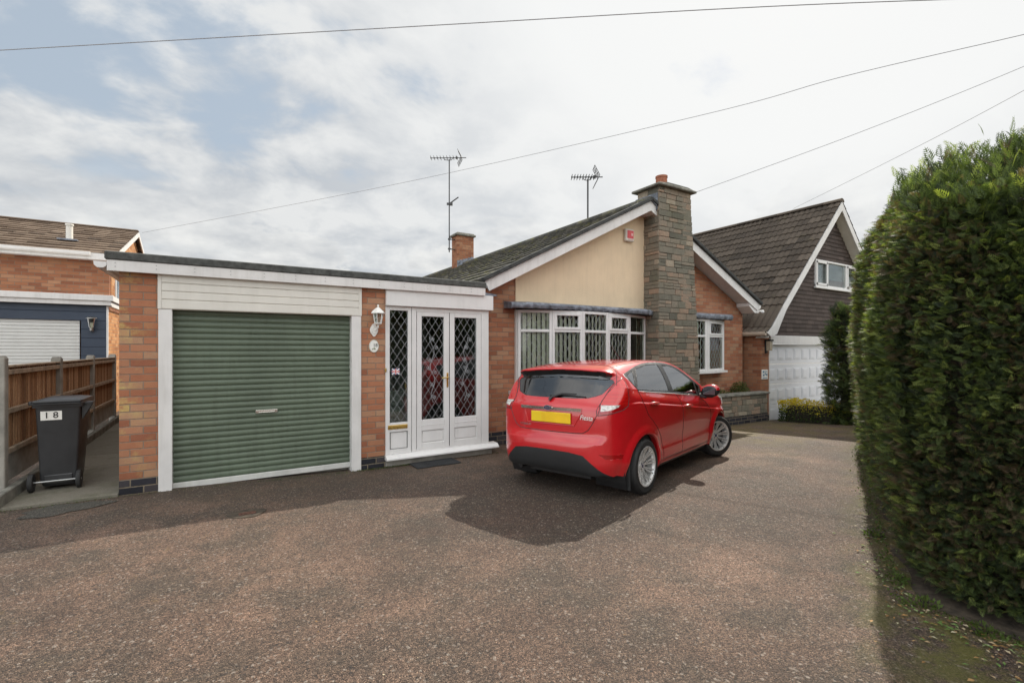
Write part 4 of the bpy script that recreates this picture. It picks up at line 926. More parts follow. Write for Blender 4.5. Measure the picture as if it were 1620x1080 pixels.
# moss and grass wisps along the edge, uncountable
k = 1500; rr = np.random.default_rng(5); t0 = rr.random(k); wob = abs(rr.normal(size=k))*.05
X = 3.62+t0*5.3+rr.normal(size=k)*.03; Y = 1.22+t0*2.42+wob; sel = rr.random(k) < .3; X = np.where(sel, 3.74-wob*1.2, X); Y = np.where(sel, rr.uniform(-.2, 1.25, k), Y)
P = np.stack([X, Y, np.full(k, .012)], 1); D = rr.normal(size=P.shape)*.7+np.array([0, 0, .5]); D[:, 2] = abs(D[:, 2])
o = scatter('grass_wisps', leaf_template(), P, D, rr.normal(size=P.shape), rr.uniform(.008, .028, k), rr.random(k), M_weed, None); tag(o, 'moss and grass wisps along the foot of the hedge', 'grass', kind='stuff')
k = 1500; X = rr.uniform(-1.9, 4.2, k); X = np.where(rr.random(k) < .5, rr.uniform(1.6, 2.6, k), X); P = np.stack([X, 6.62-abs(rr.normal(size=k))*.035, np.array([hgt(x, 6.6) for x in X])+.004], 1); D = rr.normal(size=P.shape); D[:, 2] = abs(D[:, 2])
o = scatter('wall_moss', leaf_template(), P, D, rr.normal(size=P.shape), rr.uniform(.006, .02, k), rr.random(k)*.6, M_weed, None); tag(o, 'moss growing along the foot of the garage wall', 'moss', kind='stuff')

# ---------------------------------------------------------------- close-board fence
F_ = thing('garden_fence', 'timber panel fence with concrete posts along the side path', 'fence', (-1.93, 7.1, 0)); F_.location.x -= .04
py = [7.10, 9.18, 11.26, 13.34]
for i, y in enumerate(py):
    q = MB(); h = 1.53 if i == 0 else 1.49; q.box(-1.99, -1.88, y-.055, y+.055, -.2, h-.02, .008); q.prism([(-1.985, h-.022), (-1.885, h-.022), (-1.90, h), (-1.97, h)], y-.05, y+.05)
    part('post', q, M_concrete, F_)
R = random.Random(17)
for i in range(len(py)-1):
    a, b = py[i]+.055, py[i+1]-.055
    q = MB(); q.box(-1.955, -1.915, a, b, .17, .47, .004); part('gravel_board', q, M_concrete, F_)
    q = MB(); n = int((b-a)/.082); z1 = 1.40
    for k in range(n):
        y = a+(b-a)*k/n; q.tint = R.random(); q.add([(-1.925, y, .47), (-1.936, y+(b-a)/n+.008, .47), (-1.95, y+(b-a)/n+.008, .47), (-1.95, y, .47), (-1.925, y, z1), (-1.936, y+(b-a)/n+.008, z1), (-1.95, y+(b-a)/n+.008, z1), (-1.95, y, z1)], [(0, 1, 5, 4), (1, 2, 6, 5), (2, 3, 7, 6), (3, 0, 4, 7), (4, 5, 6, 7)])
    pn = part('panel', q, M_wood, F_)
    q = MB(); q.box(-1.955, -1.885, a, b, 1.40, 1.425, .004)
    for z in (.50, .93, 1.35): q.box(-1.925, -1.885, a, b, z-.028, z+.028, .005)
    sub('rail', q, M_woodrail, pn)
q = MB(); q.box(-1.91, -1.84, 6.6, 14.2, -.1, .15, .01); o = part('path_kerb', q, M_coping, None); o['kind'] = 'structure'; o['label'] = 'mossy concrete edging along the foot of the fence'
q = MB(); q.box(-1.15, -1.06, 14.3, 14.36, .0, 1.9) if False else q.box(-1.85, -.95, 14.30, 14.34, .03, 1.83)
t_ = thing('side_gate', 'dark timber side gate at the far end of the side path', 'gate', (-1.4, 14.3, 0)); part('gate_panel', q, simple('dark_stained_timber', (.03, .026, .02), .8, var=.3), t_)
q = MB(); q.box(-1.86, -1.78, 14.28, 14.36, 0, 1.9); q.box(-1.02, -.94, 14.28, 14.36, 0, 1.9); part('gate_post', q, M_brown, t_)

# ---------------------------------------------------------------- wheelie bin
B_ = thing('wheelie_bin', 'dark grey wheelie bin numbered 18 standing on the side path', 'bin', (-1.60, 7.35, .035))
def frustum(q, x0, x1, y0, y1, z0, X0, X1, Y0, Y1, z1, bev=.03):
    def ring(a, b, c, d, z):
        pts = []
        for cx, cy, a0 in ((b-bev, d-bev, 0), (a+bev, d-bev, 90), (a+bev, c+bev, 180), (b-bev, c+bev, 270)):
            for k in range(4): t = math.radians(a0+30*k); pts.append((cx+bev*math.cos(t), cy+bev*math.sin(t), z))
        return pts
    r0, r1 = ring(x0, x1, y0, y1, z0), ring(X0, X1, Y0, Y1, z1); n = len(r0)
    q.add(r0+r1, [(i, (i+1) % n, n+(i+1) % n, n+i) for i in range(n)]+[tuple(range(n))[::-1], tuple(range(n, 2*n))])
q = MB(); frustum(q, -1.825, -1.425, 7.20, 7.66, .14, -1.86, -1.37, 7.13, 7.80, .99); frustum(q, -1.80, -1.44, 7.24, 7.62, .07, -1.825, -1.425, 7.20, 7.66, .14)
frustum(q, -1.885, -1.345, 7.105, 7.83, .955, -1.89, -1.34, 7.10, 7.835, .995, .025)
q.prism([(-1.345, .98), (-1.24, .985), (-1.24, 1.0), (-1.345, .995)], 7.16, 7.32); q.prism([(-1.37, .80), (-1.25, .985), (-1.37, .985)], 7.20, 7.215); q.prism([(-1.37, .80), (-1.25, .985), (-1.37, .985)], 7.28, 7.295)
q.box(-1.78, -1.47, 7.185, 7.21, .10, .20, .01)
part('bin_body', q, M_binplastic, B_, True); B_.scale = (.78, .76, 1); B_.location = (-1.515, 7.31, .035)
q = MB(); frustum(q, -1.90, -1.33, 7.06, 7.85, .995, -1.88, -1.35, 7.10, 7.83, 1.03, .05); frustum(q, -1.88, -1.35, 7.10, 7.83, 1.03, -1.78, -1.45, 7.22, 7.70, 1.05, .05)
q.tube([(-1.86, 7.075, 1.02), (-1.36, 7.075, 1.02)], .018, 8); q.box(-1.92, -1.88, 7.10, 7.2, .985, 1.03, .01)
part('bin_lid', q, M_binplastic, B_, True)
def small_wheel(x):
    M = Matrix.Translation((x, 7.16, .135)) @ Matrix.Rotation(math.radians(90), 4, 'Y'); q = MB()
    q.lathe([(.0, -.02), (.06, -.02), (.065, -.026), (.094, -.026), (.10, -.018), (.10, .018), (.094, .026), (.065, .026), (.06, .02), (0, .02)], 24, M); part('wheel', q, M_rubber, B_, True)
small_wheel(-1.90); small_wheel(-1.395)
q = MB(); q.tube([(-1.92, 7.16, .135), (-1.37, 7.16, .135)], .011, 8); part('axle', q, M_steel, B_)
q = MB(); q.add([(-1.80, 7.1425, .815), (-1.575, 7.1425, .815), (-1.575, 7.1335, .915), (-1.80, 7.1335, .915)], [(0, 1, 2, 3)])
for v in range(4): x_, y_, z_ = q.v[v]; q.v[v] = (x_, y_-.006, z_)
pl = part('number_label', q, M_sign, B_)
text_mesh('1 8', .098, .0015, Matrix.Translation((-1.688, 7.1275, .867)) @ Matrix.Diagonal((1.25, 1, 1, 1)) @ Matrix.Rotation(math.radians(94.7), 4, 'X'), 'numerals', M_black, pl, True)
for o in S.objects:
    pass

# ---------------------------------------------------------------- left neighbour
N_ = thing('neighbour_house', 'brick house with grey tiled roof and navy garage front behind the fence', 'house', (-5, 15, 0))
q = MB(); q.box(-12, -2.44, 16.0, 23.9, 0, 4.02); q.prism([(16.0, 4.02), (23.9, 4.02), (19.95, 5.38)], -2.7, -2.44, 'x'); q.box(-12, -2.26, 16.0, 16.2, 0, .1); part('house_wall', q, M_brick2, N_)
q = MB(); q.box(-2.46, -2.22, 14.36, 20.5, 0, 2.52); part('garage_side_wall', q, M_brick3, N_)
q = MB(); q.prism([(16.05, 4.1), (23.85, 4.1), (19.95, 5.36)], -2.44, -2.425, 'x'); q.box(-2.44, -2.425, 16.2, 23.8, 2.75, 4.1); part('gable_wall', q, M_brick3, N_)
q = MB(); sl = math.hypot(4.2, 1.47)
tiled(q, (-13, 15.75, 4.02), (1, 0, 0), (0, 4.2, 1.47), 10.72, sl, .335, .30, None, 1, .035, .004); tiled(q, (-2.28, 24.15, 4.02), (-1, 0, 0), (0, -4.2, 1.47), 10.72, sl, .335, .6, None, 1, .03, .004)
rf = part('roof', q, M_tile_left, N_)
q = MB(); q.box(-13, -2.28, 19.85, 20.05, 5.48, 5.54, .02); sub('ridge', q, M_tile_left, rf)
q = MB()
for yy, s in ((15.75, 1), (24.15, -1)): q.prism([(yy, 4.0), (19.95, 5.47), (19.95, 5.33), (yy, 3.86)], -2.30, -2.27, 'x')
q.box(-13, -2.28, 15.70, 15.73, 3.86, 4.02); part('bargeboard', q, M_white, N_)
q = MB(); q.prism([(15.60, 4.03), (15.61, 3.96), (15.65, 3.93), (15.69, 3.95), (15.70, 4.03)], -13, -2.75, 'x'); q.box(-13, -2.3, 15.73, 16.0, 3.87, 3.885); part('gutter', q, M_upvc, N_)
q = MB(); q.tube([(-3.45, 17.2, 4.5), (-3.45, 17.2, 4.95)], .075, 12); q.lathe([(.09, 4.93), (.09, 4.98), (0, 4.99)], 12, cx=-3.45, cy=17.2); vp = part('vent_pipe', q, M_cream, N_, True)
q = MB(); q.box(-3.65, -3.25, 16.95, 17.3, 4.50, 4.54); sub('flashing', q, M_lead, vp)
q = MB(); 
for k in range(13):
    z = .05+k*.2
    if z+.197 < 2.27: q.box(-2.67, -2.22, 14.28, 14.34, z, z+.197, .005)
    else: q.box(-12, -2.22, 14.28, 14.34, z, min(z+.197, 2.62), .005)
part('navy_cladding', q, M_blue, N_)
q = MB(); q.box(-12, -2.12, 14.14, 14.22, 2.60, 2.70, .004); q.box(-12, -2.08, 14.10, 14.18, 2.70, 2.83, .004); q.box(-2.20, -2.12, 14.22, 20.6, 2.58, 2.68); q.box(-2.16, -2.08, 14.18, 20.6, 2.70, 2.82); q.box(-12, -2.14, 14.2, 16, 2.76, 2.80); part('fascia', q, M_white, N_)
q = MB(); q.box(-2.225, -2.19, 14.262, 14.30, 0, 2.6); part('corner_trim', q, M_upvc, N_)
q = MB(); n = 30
for k in range(n): z = .05+k*.0735; q.prism([(14.34, z), (14.325, z+.012), (14.325, z+.06), (14.34, z+.072), (14.36, z+.072), (14.36, z)], -8.0, -2.70, 'x')
part('garage_door', q, M_shutter, N_)
q = MB(); q.box(-2.43, -2.40, 16.7, 17.8, 2.9, 3.75); q.box(-2.42, -2.385, 16.62, 17.88, 2.84, 2.91); w = part('side_window', q, M_upvc, N_)
q = MB(); q.box(-2.398, -2.39, 16.8, 17.7, 3.0, 3.65); sub('glass_pane', q, M_glass, w)
q = MB(); q.box(-2.216, -2.20, 16.2, 16.32, 2.05, 2.17, .003); part('air_vent', q, M_steel, N_)
q = MB(); q.box(-5.0, -4.88, 15.93, 16.0, 3.52, 3.58, .005); part('sensor', q, M_upvc, N_)
t_ = thing('garage_lantern', 'stainless half lantern on the navy garage cladding of the left house', 'wall lamp', (-2.47, 14.28, 2.2))
q = MB(); q.lathe([(0, 2.335), (.06, 2.33), (.10, 2.305), (.10, 2.29), (0, 2.29)], 16, cx=-2.47, cy=14.16); q.lathe([(.035, 2.08), (.03, 2.02), (.0, 2.0)], 12, cx=-2.47, cy=14.17); q.box(-2.50, -2.44, 14.2, 14.28, 2.0, 2.2, .006); part('lamp_cap', q, M_steel, t_, True)
q = MB(); q.lathe([(.075, 2.29), (.045, 2.10), (.035, 2.08)], 12, cx=-2.47, cy=14.16); part('lamp_glass', q, glass('frosted_lamp', (.8, .8, .7)), t_, True)

# ---------------------------------------------------------------- right neighbour: chalet house
C_ = thing('chalet_house', 'neighbouring chalet with steep dark tiled roof, brown gable and white garage door', 'house', (15.2, 6.9, -.2))
ax, az = 15.22, 5.86; yb = 6.6
prof_l = [(11.42, 2.02), (11.62, 2.16), (12.15, 2.74), (ax, az)]
q = MB()
for i in range(3):
    a, b = prof_l[i], prof_l[i+1]; L = math.hypot(b[0]-a[0], b[1]-a[1])
    tiled(q, (a[0], 19.0, a[1]), (0, -1, 0), (b[0]-a[0], 0, b[1]-a[1]), 19.0-yb, L, .30 if i == 2 else L, .33, dbl, 8, .028, .004)
for i in range(3):
    a, b = prof_l[i], prof_l[i+1]; a = (2*ax-a[0], a[1]); b = (2*ax-b[0], b[1]); L = math.hypot(b[0]-a[0], b[1]-a[1])
    tiled(q, (a[0], yb, a[1]), (0, 1, 0), (b[0]-a[0], 0, b[1]-a[1]), 19.0-yb, L, .30 if i == 2 else L, .66, None, 1, .028, .004)
rf = part('roof', q, M_tile_brown, C_)
q = MB()
for k in range(27): q.tint = random.random(); y = yb+k*.455; q.prism([(ax+.13*math.cos(math.pi*j/8), az-.03+.10*math.sin(math.pi*j/8)) for j in range(9)], y, y+.45)
sub('ridge_tiles', q, M_tile_brown, rf)
def off_prof(P, d):
    out = []
    for i, p in enumerate(P):
        a = Vector(P[max(i-1, 0)]); b = Vector(P[min(i+1, len(P)-1)]); t = (b-a).normalized(); n = Vector((t.y, -t.x)); out.append((p[0]+n.x*d, p[1]+n.y*d))
    out[-1] = (P[-1][0], P[-1][1]-d*1.41); return out
q = MB(); up_ = off_prof(prof_l, .03); lo_ = off_prof(prof_l, .20); lo_[0] = (11.62, 1.90); lo_[1] = (11.86, 1.98)
for mir in (0, 1):
    U_ = [(2*ax-x, z) if mir else (x, z) for x, z in up_]; L_ = [(2*ax-x, z) if mir else (x, z) for x, z in lo_]
    for i in range(3): q.prism([U_[i], U_[i+1], L_[i+1], L_[i]], yb, yb+.03)
part('bargeboard', q, M_white, C_)
q = MB()
for mir in (0, 1):
    U_ = [(2*ax-x, z) if mir else (x, z) for x, z in off_prof(prof_l, .16)]; L_ = [(2*ax-x, z) if mir else (x, z) for x, z in off_prof(prof_l, .175)]
    for i in range(3): q.prism([U_[i], U_[i+1], L_[i+1], L_[i]], yb+.03, 6.95)
part('soffit', q, M_cream, C_)
# clad gable: lapped courses, window opening left out
WX0, WX1, WZ0, WZ1 = 14.22, 16.62, 3.36, 4.13; q = MB(); z = 1.95; R = random.Random(2)
while z < az-.35:
    z1 = z+.115; hw = az-.24-z1; x0, x1 = max(11.95, ax-hw), ax+hw
    if z1 < 2.75: x0 = max(11.80, ax-hw-.1)
    segs = [(x0, x1)] if (z1 < WZ0 or z > WZ1) else [(x0, WX0), (WX1, x1)]
    for a, b in segs:
        x = a
        while x < b-.01:
            xe = min(b, x+.33); q.tint = min(1, max(0, R.gauss(.5, .2))); q.prism([(6.865, z), (6.885, z+.125), (6.90, z+.125), (6.90, z)], x, xe-.004, 'x'); x = xe
    z = z1
part('clad_gable', q, M_clad, C_)
q = MB(); q.prism([(11.95, 1.9), (18.5, 1.9), (18.5, 2.6), (ax, 5.6), (11.95, 2.5)], 6.905, 7.0)
q.box(11.56, 11.93, 6.85, 7.2, -.4, 2.0); q.box(11.56, 11.70, 7.2, 18.8, -.4, 2.0); q.box(16.9, 18.8, 6.85, 7.2, -.4, 1.95)
part('brick_wall', q, M_brick2, C_)
q = MB(); q.box(11.555, 11.935, 6.845, 7.21, -.5, -.06); part('plinth', q, M_plinth, C_)
q = MB(); q.box(11.93, 16.9, 6.80, 6.86, 1.73, 1.95, .004); q.box(11.93, 11.97, 6.84, 6.93, -.4, 1.73); part('garage_header', q, M_white, C_)
q = MB(); x0, x1 = 11.97, 16.4; zz = -.35; rh = .52
for k in range(4):
    z0 = zz+k*rh; q.box(x0, x1, 6.92, 6.95, z0, z0+rh-.008, .004)
    n = 11; w = (x1-x0)/n
    for j in range(n): q.box(x0+j*w+.06, x0+(j+1)*w-.06, 6.908, 6.921, z0+.11, z0+rh-.12, .010); q.box(x0+j*w+.10, x0+(j+1)*w-.10, 6.900, 6.909, z0+.15, z0+rh-.16, .006)
part('garage_door', q, simple('white_garage_door', (.74, .75, .78), .4, var=.02), C_)
q = MB(); 
for a, b in ((WX0, WX0+.05), (14.86, 14.93), (16.0, 16.07), (WX1-.05, WX1)): q.box(a, b, 6.83, 6.90, WZ0, WZ1, .004)
for a, b in ((WZ0, WZ0+.06), (WZ1-.05, WZ1)): q.box(WX0, WX1, 6.835, 6.90, a, b, .004)
for xa, xb in ((WX0+.04, 14.87), (16.06, WX1-.04)):
    q.box(xa, xb, 6.815, 6.84, WZ0+.05, WZ0+.11); q.box(xa, xb, 6.815, 6.84, WZ1-.10, WZ1-.05); q.box(xa, xa+.05, 6.815, 6.84, WZ0+.05, WZ1-.05); q.box(xb-.05, xb, 6.815, 6.84, WZ0+.05, WZ1-.05)
q.box(WX0-.05, WX1+.05, 6.79, 6.86, WZ0-.05, WZ0, .005)
w = part('window', q, M_upvc, C_)
q = MB(); q.box(WX0+.04, WX1-.04, 6.87, 6.88, WZ0+.05, WZ1-.05); sub('glass_pane', q, M_glass, w)
q = MB(); q.box(WX0+.04, WX1-.04, 6.888, 6.892, WZ0+.25, WZ1-.05); q.box(WX0+.04, 14.9, 6.886, 6.888, WZ0+.06, WZ1-.05); sub('net_curtain', q, simple('net_curtain', (.62, .64, .64), .9), w)
q = MB(); q.prism([(11.36, 2.03), (11.37, 1.97), (11.41, 1.93), (11.46, 1.95), (11.47, 2.03)], yb+.03, 19); part('gutter', q, simple('stone_gutter', (.55, .47, .38), .5), C_)
t_ = thing('black_wall_lamp', 'small black wall lamp on the brick pier left of the white garage door', 'wall lamp', (11.76, 6.85, 1.65))
q = MB(); q.box(11.74, 11.80, 6.80, 6.85, 1.50, 1.80, .005); q.prism([(11.70, 1.80), (11.86, 1.80), (11.84, 1.84), (11.72, 1.84)], 6.68, 6.83); part('bracket', q, M_blackplastic, t_)
q = MB(); q.prism([(11.72, 1.80), (11.84, 1.80), (11.82, 1.56), (11.74, 1.56)], 6.70, 6.80); part('lamp_glass', q, simple('amber_glass', (.35, .30, .22), .2), t_)
t_ = thing('name_plaque', 'small white plaque with blue drawing on the neighbour brick pier', 'plaque', (11.74, 6.85, .96))
q = MB(); q.box(11.60, 11.86, 6.835, 6.85, .84, 1.08, .004); part('plate', q, M_sign, t_)
q = MB()
for a, b, c, d in ((11.63, 11.69, 1.0, 1.05), (11.71, 11.83, 1.02, 1.04), (11.64, 11.70, .92, .97), (11.72, 11.76, .95, 1.0), (11.78, 11.83, .93, .98), (11.63, 11.82, .865, .885)): q.box(a, b, 6.831, 6.836, c, d)
part('drawing', q, simple('plaque_blue', (.10, .20, .30), .4), t_)
t_ = thing('security_sensor', 'small white floodlight sensor under the right eaves of the bungalow', 'security light', (11.6, 6.86, 2.55))
q = MB(); q.box(11.56, 11.66, 6.80, 6.90, 2.50, 2.58, .02); part('sensor_head', q, M_upvc, t_, True); q = MB(); q.box(11.50, 11.58, 6.84, 6.88, 2.53, 2.57, .005); part('arm', q, M_upvc, t_)
q = MB(); q.lathe([(0, .0), (.18, .02), (.24, .12), (.20, .26), (.10, .36), (0, .38)], 14, Matrix.Translation((13.45, 6.05, -.32)) @ Matrix.Diagonal((1.2, .9, 1, 1)))
o = part('boulder', q, simple('brown_boulder', (.14, .09, .07), .9, var=.3, scale=5, bump=.8, bscale=12), None, True); tag(o, 'rounded brown boulder behind the golden hedge', 'boulder')

# ---------------------------------------------------------------- overhead cables
def cable(label, pts, r):
    P = [Vector(p) for p in pts]; out = []
    for i in range(len(P)-1):
        p0, p1, p2, p3 = P[max(i-1, 0)], P[i], P[i+1], P[min(i+2, len(P)-1)]
        for k in range(8): t = k/8; out.append(.5*((2*p1)+(p2-p0)*t+(2*p0-5*p1+4*p2-p3)*t*t+(3*p1-p0-3*p2+p3)*t**3))
    out.append(P[-1]); q = MB(); q.tube(out, r, 5); o = part('overhead_cable', q, M_wire, None); tag(o, label, 'cable', 'overhead telephone cables')
cable('highest overhead cable running right across the top of the sky', [(-9, 15.6, 6.6), (-3.07, 11.06, 6.51), (2.84, 6.59, 6.45), (6.74, 3.83, 6.51), (10.13, 1.5, 6.53), (16, -2.4, 6.7)], .0065)
cable('long overhead cable from the left house roof passing above the bungalow', [(-2.7, 24.58, 6.38), (4.96, 15.74, 7.13), (9.82, 7.45, 7.23), (10.71, 4.67, 7.1), (11.7, 2.3, 6.97), (12.33, .61, 6.86), (13.5, -2.4, 6.9)], .0065)
cable('overhead cable leaving the stone chimney cap towards the upper right', [(8.86, 6.75, 5.02), (11.04, 4.59, 5.98), (12.85, 2.52, 6.9), (14.1, .7, 7.7), (15.8, -2, 9)], .0058)
cable('overhead cable rising from behind the chalet roof to the upper right', [(17, 8.9, 6.48), (14.74, 5, 6.54), (13.72, 2.69, 6.78), (13.21, .66, 7.27), (12.7, -1.5, 8)], .0055)
# trees across the road behind the photographer, seen only in the window reflections
M_treeleaf = foliage_mat('tree_leaf', [(0, (.05, .08, .02)), (1, (.16, .22, .05))], .4); M_bark = simple('bark', (.09, .07, .05), .9, var=.3, bump=.8, bscale=14)
def tree(label, x, y, h, rad, seed):
    r = np.random.default_rng(seed); t = thing('broadleaf_tree', label, 'tree', (x, y, 0), 'trees across the road'); q = MB(); q.tube([(x, y, -.2), (x+.1, y, h*.3), (x-.1, y+.1, h*.6), (x, y, h*.8)], [.26, .2, .13, .05], 10)
    C = []
    for i in range(16):
        a = i*2.4; d = Vector((math.cos(a), math.sin(a), .5)); b = Vector((x, y, h*(.3+.4*i/16))); e = b+d*rad*r.uniform(.5, .95); q.tube([b, (b+e)/2+Vector((0, 0, .1)), e], [.08, .05, .015], 6); C += [e, (b+e)/2+Vector((0, 0, .4))]
    part('trunk', q, M_bark, t); C = np.array([list(c) for c in C]); k = 9000; i = r.integers(0, len(C), k); P = C[i]+r.normal(size=(k, 3))*rad*.22
    scatter('crown', leaf_template(), P, r.normal(size=(k, 3)), r.normal(size=(k, 3)), r.uniform(.12, .26, k), r.random(k), M_treeleaf, t)
for a in (('leafy tree across the road far behind the photographer, left', -6, -16, 8, 3.2, 1), ('leafy tree across the road behind the photographer, middle', 2, -17, 9, 3.6, 2), ('leafy tree across the road behind the photographer, right', 10, -15, 8, 3.4, 3), ('leafy tree beyond the end of the big hedge, out of frame right', 42, -1.5, 24, 4.6, 4)): tree(*a)

# ---------------------------------------------------------------- car body surface
def catmull(P, n=6, closed=True):
    P=np.array(P,float); N=len(P); out=[]
    for i in range(N if closed else N-1):
        p0=P[(i-1)%N] if closed or i>0 else P[0]; p1=P[i]; p2=P[(i+1)%N]; p3=P[(i+2)%N] if closed or i+2<N else P[-1]
        for k in range(n):
            t=k/n
            out.append(.5*((2*p1)+(-p0+p2)*t+(2*p0-5*p1+4*p2-p3)*t*t+(-p0+3*p1-3*p2+p3)*t**3))
    if not closed: out.append(P[-1])
    return np.array(out)
def poly_sdf(P, x, y):
    """signed distance (negative inside) of points to a polygon"""
    x=np.asarray(x,float); y=np.asarray(y,float); d=np.full(x.shape,1e9); ins=np.zeros(x.shape,bool)
    N=len(P)
    for i in range(N):
        ax,ay=P[i]; bx,by=P[(i+1)%N]; ex,ey=bx-ax,by-ay; L=ex*ex+ey*ey
        if L<1e-14: continue
        t=np.clip(((x-ax)*ex+(y-ay)*ey)/L,0,1)
        d=np.minimum(d,(x-ax-t*ex)**2+(y-ay-t*ey)**2)
        if ay!=by:
            c=((ay>y)!=(by>y))&(x<(bx-ax)*(y-ay)/(by-ay)+ax); ins^=c
    d=np.sqrt(d); return np.where(ins,-d,d)
class Grid2:
    def __init__(s,P,x0,x1,y0,y1,h=.01):
        s.x0,s.y0,s.h=x0,y0,h; nx=int((x1-x0)/h)+1; ny=int((y1-y0)/h)+1
        X,Y=np.meshgrid(x0+h*np.arange(nx),y0+h*np.arange(ny),indexing='ij'); s.g=poly_sdf(P,X,Y); s.nx,s.ny=nx,ny
    def __call__(s,x,y):
        u=np.clip((x-s.x0)/s.h,0,s.nx-1.001); v=np.clip((y-s.y0)/s.h,0,s.ny-1.001)
        i=u.astype(int); j=v.astype(int); a=u-i; b=v-j; g=s.g
        return (g[i,j]*(1-a)+g[i+1,j]*a)*(1-b)+(g[i,j+1]*(1-a)+g[i+1,j+1]*a)*b
SIDE=[(.13,.262),(.052,.292),(.014,.40),(.0,.52),(.015,.60),(.045,.655),(.06,.70),(.062,.80),(.068,.92),(.085,1.0),(.145,1.055),(.235,1.17),(.335,1.325),(.285,1.362),(.262,1.392),(.33,1.412),(.6,1.446),(1.0,1.472),(1.45,1.482),(1.9,1.468),(2.2,1.428),(2.5,1.31),(2.85,1.14),(3.04,1.045),(3.3,.965),(3.6,.89),(3.82,.76),(3.92,.6),(3.95,.45),(3.93,.3),(3.86,.2),(3.5,.19),(2.5,.19),(1.5,.19),(.6,.2)]
PLAN=[(-.0,0),(.003,.3),(.03,.52),(.10,.67),(.22,.765),(.40,.815),(.66,.84),(1.1,.845),(1.6,.848),(2.2,.848),(2.8,.85),(3.15,.852),(3.45,.82),(3.68,.73),(3.84,.56),(3.92,.33),(3.95,0)]
_pl=[p for p in PLAN]+[(x,-y) for x,y in PLAN[-2:0:-1]]
GS=Grid2(catmull(SIDE,5),-.25,4.2,-.1,1.7)
GP=Grid2(catmull(_pl,5),-.25,4.2,-1.4,1.4)
RA,FA,WR=.72,3.205,.302
RA0=.66
def belt(x): return 1.105-.115*(np.clip(x,.3,3.2)-1.1)
def crease(x): return .985-.118*(np.clip(x,.6,3.3)-.8)
def sm(a,b,x):
    t=np.clip((x-a)/(b-a),0,1); return t*t*(3-2*t)
def lat_off(x,z):
    """how far the flank lies inside the plan outline at height z"""
    zb=belt(x); zc=crease(x)
    lo=.045*sm(.42,.24,z)
    door=.022*np.exp(-((z-.47)/.13)**2)*sm(.75,1.15,x)*sm(3.0,2.6,x)
    rock=-.010*np.exp(-((z-.30)/.045)**2)*sm(.8,1.1,x)*sm(3.0,2.6,x)
    over=(.014*sm(0,.018,z-zc)+.045*sm(zc+.01,zb+.02,z)**1.3)*sm(.3,.6,x)*sm(3.7,3.0,x)
    t=np.clip((z-zb)/(1.40-zb),0,2)
    green=.135*t+.075*t*t
    arch=0
    for ax in (RA,FA):
        r=np.hypot(x-ax,z-.30); arch=arch-.022*sm(.47,.385,r)*sm(.15,.3,z)
    return lo+door+rock+over+green+arch
def smax(a,b,k):
    h=np.clip(.5+.5*(a-b)/k,0,1); return b+(a-b)*h+k*h*(1-h)
def fcar(x,y,z):
    ay=np.abs(y); up=sm(.55,.75,z)
    k=np.where(z>.62,.085,.03)*ay**2+ .05*np.clip(ay-.45,0,1)*up
    xs=x-k*sm(1.2,.3,x)
    xs=np.where(x>2.0, x+ .16*ay**2*sm(2.2,3.2,x), xs)
    zs=z+.075*ay**2*sm(.7,1.0,z)
    a=GS(xs,zs); b=GP(x,ay+lat_off(x,z))
    kk=.035+.045*sm(.95,1.2,z)
    return smax(a,b,kk)
def cast(Q,P,n=46,it=16):
    """first surface hit going from P (outside) towards Q (inside)"""
    D=Q-P; t=np.zeros(len(P)); hit=np.zeros(len(P),bool); lo=np.zeros(len(P)); hi=np.ones(len(P))
    for k in range(1,n+1):
        tt=k/n; R=P+D*tt; ins=(fcar(R[:,0],R[:,1],R[:,2])<0)&~hit
        hi[ins]=tt; lo[ins]=(k-1)/n; hit|=ins
    for _ in range(it):
        m=(lo+hi)/2; R=P+D*m[:,None]; ins=fcar(R[:,0],R[:,1],R[:,2])<0
        hi=np.where(ins,m,hi); lo=np.where(ins,lo,m)
    return P+D*hi[:,None], hit
# ---------------------------------------------------------------- the car
ANG = math.radians(17.3); ROLL = math.radians(-1.2)
cu_ = Vector((math.cos(ANG), math.sin(ANG), 0)); cv_ = Vector((-cu_.y, cu_.x, 0)); cv2 = cv_*math.cos(ROLL)+Vector((0, 0, 1))*math.sin(ROLL); cw2 = cu_.cross(cv2)
CO = Vector((3.97, 3.66, 0))-cu_*RA0+cv2*.845
K_ = thing('parked_car', 'red five-door hatchback parked on the driveway before the bow window', 'car', tuple(CO))
K_.rotation_euler = Matrix((cu_, cv2, cw2)).transposed().to_euler()
cp = lambda name, q, m, p=None, sm=False: part(name, q, m, p or K_, sm, local=True)
def paint():
    m, t, b, out = newmat('red_car_paint'); b.inputs['Base Color'].default_value = (.56, .012, .018, 1); b.inputs['Roughness'].default_value = .28; b.inputs['Specular IOR Level'].default_value = .5
    b.inputs['Coat Weight'].default_value = 1; b.inputs['Coat Roughness'].default_value = .025; b.inputs['Coat IOR'].default_value = 1.55
    P = t.new('ShaderNodeTexCoord').outputs['Object']; n = t.noise(P, 3, 5, .6)
    t.link(t.mix(t.maprange(n, .3, .7), (.47, .007, .012), (.53, .010, .015)), b.inputs['Base Color']); return m
M_paint = paint(); M_trim = simple('dark_rubber_trim', (.02, .02, .021), .35, var=.05); M_bump = simple('black_bumper_plastic', (.020, .021, .022), .48, var=.06, bump=.1, bscale=300)
M_carglass = glass('car_glass', (.30, .34, .32), refl=1.5, ior=1.55); M_privacy = glass('rear_tinted_glass', (.05, .055, .055), refl=1.7, ior=1.6)
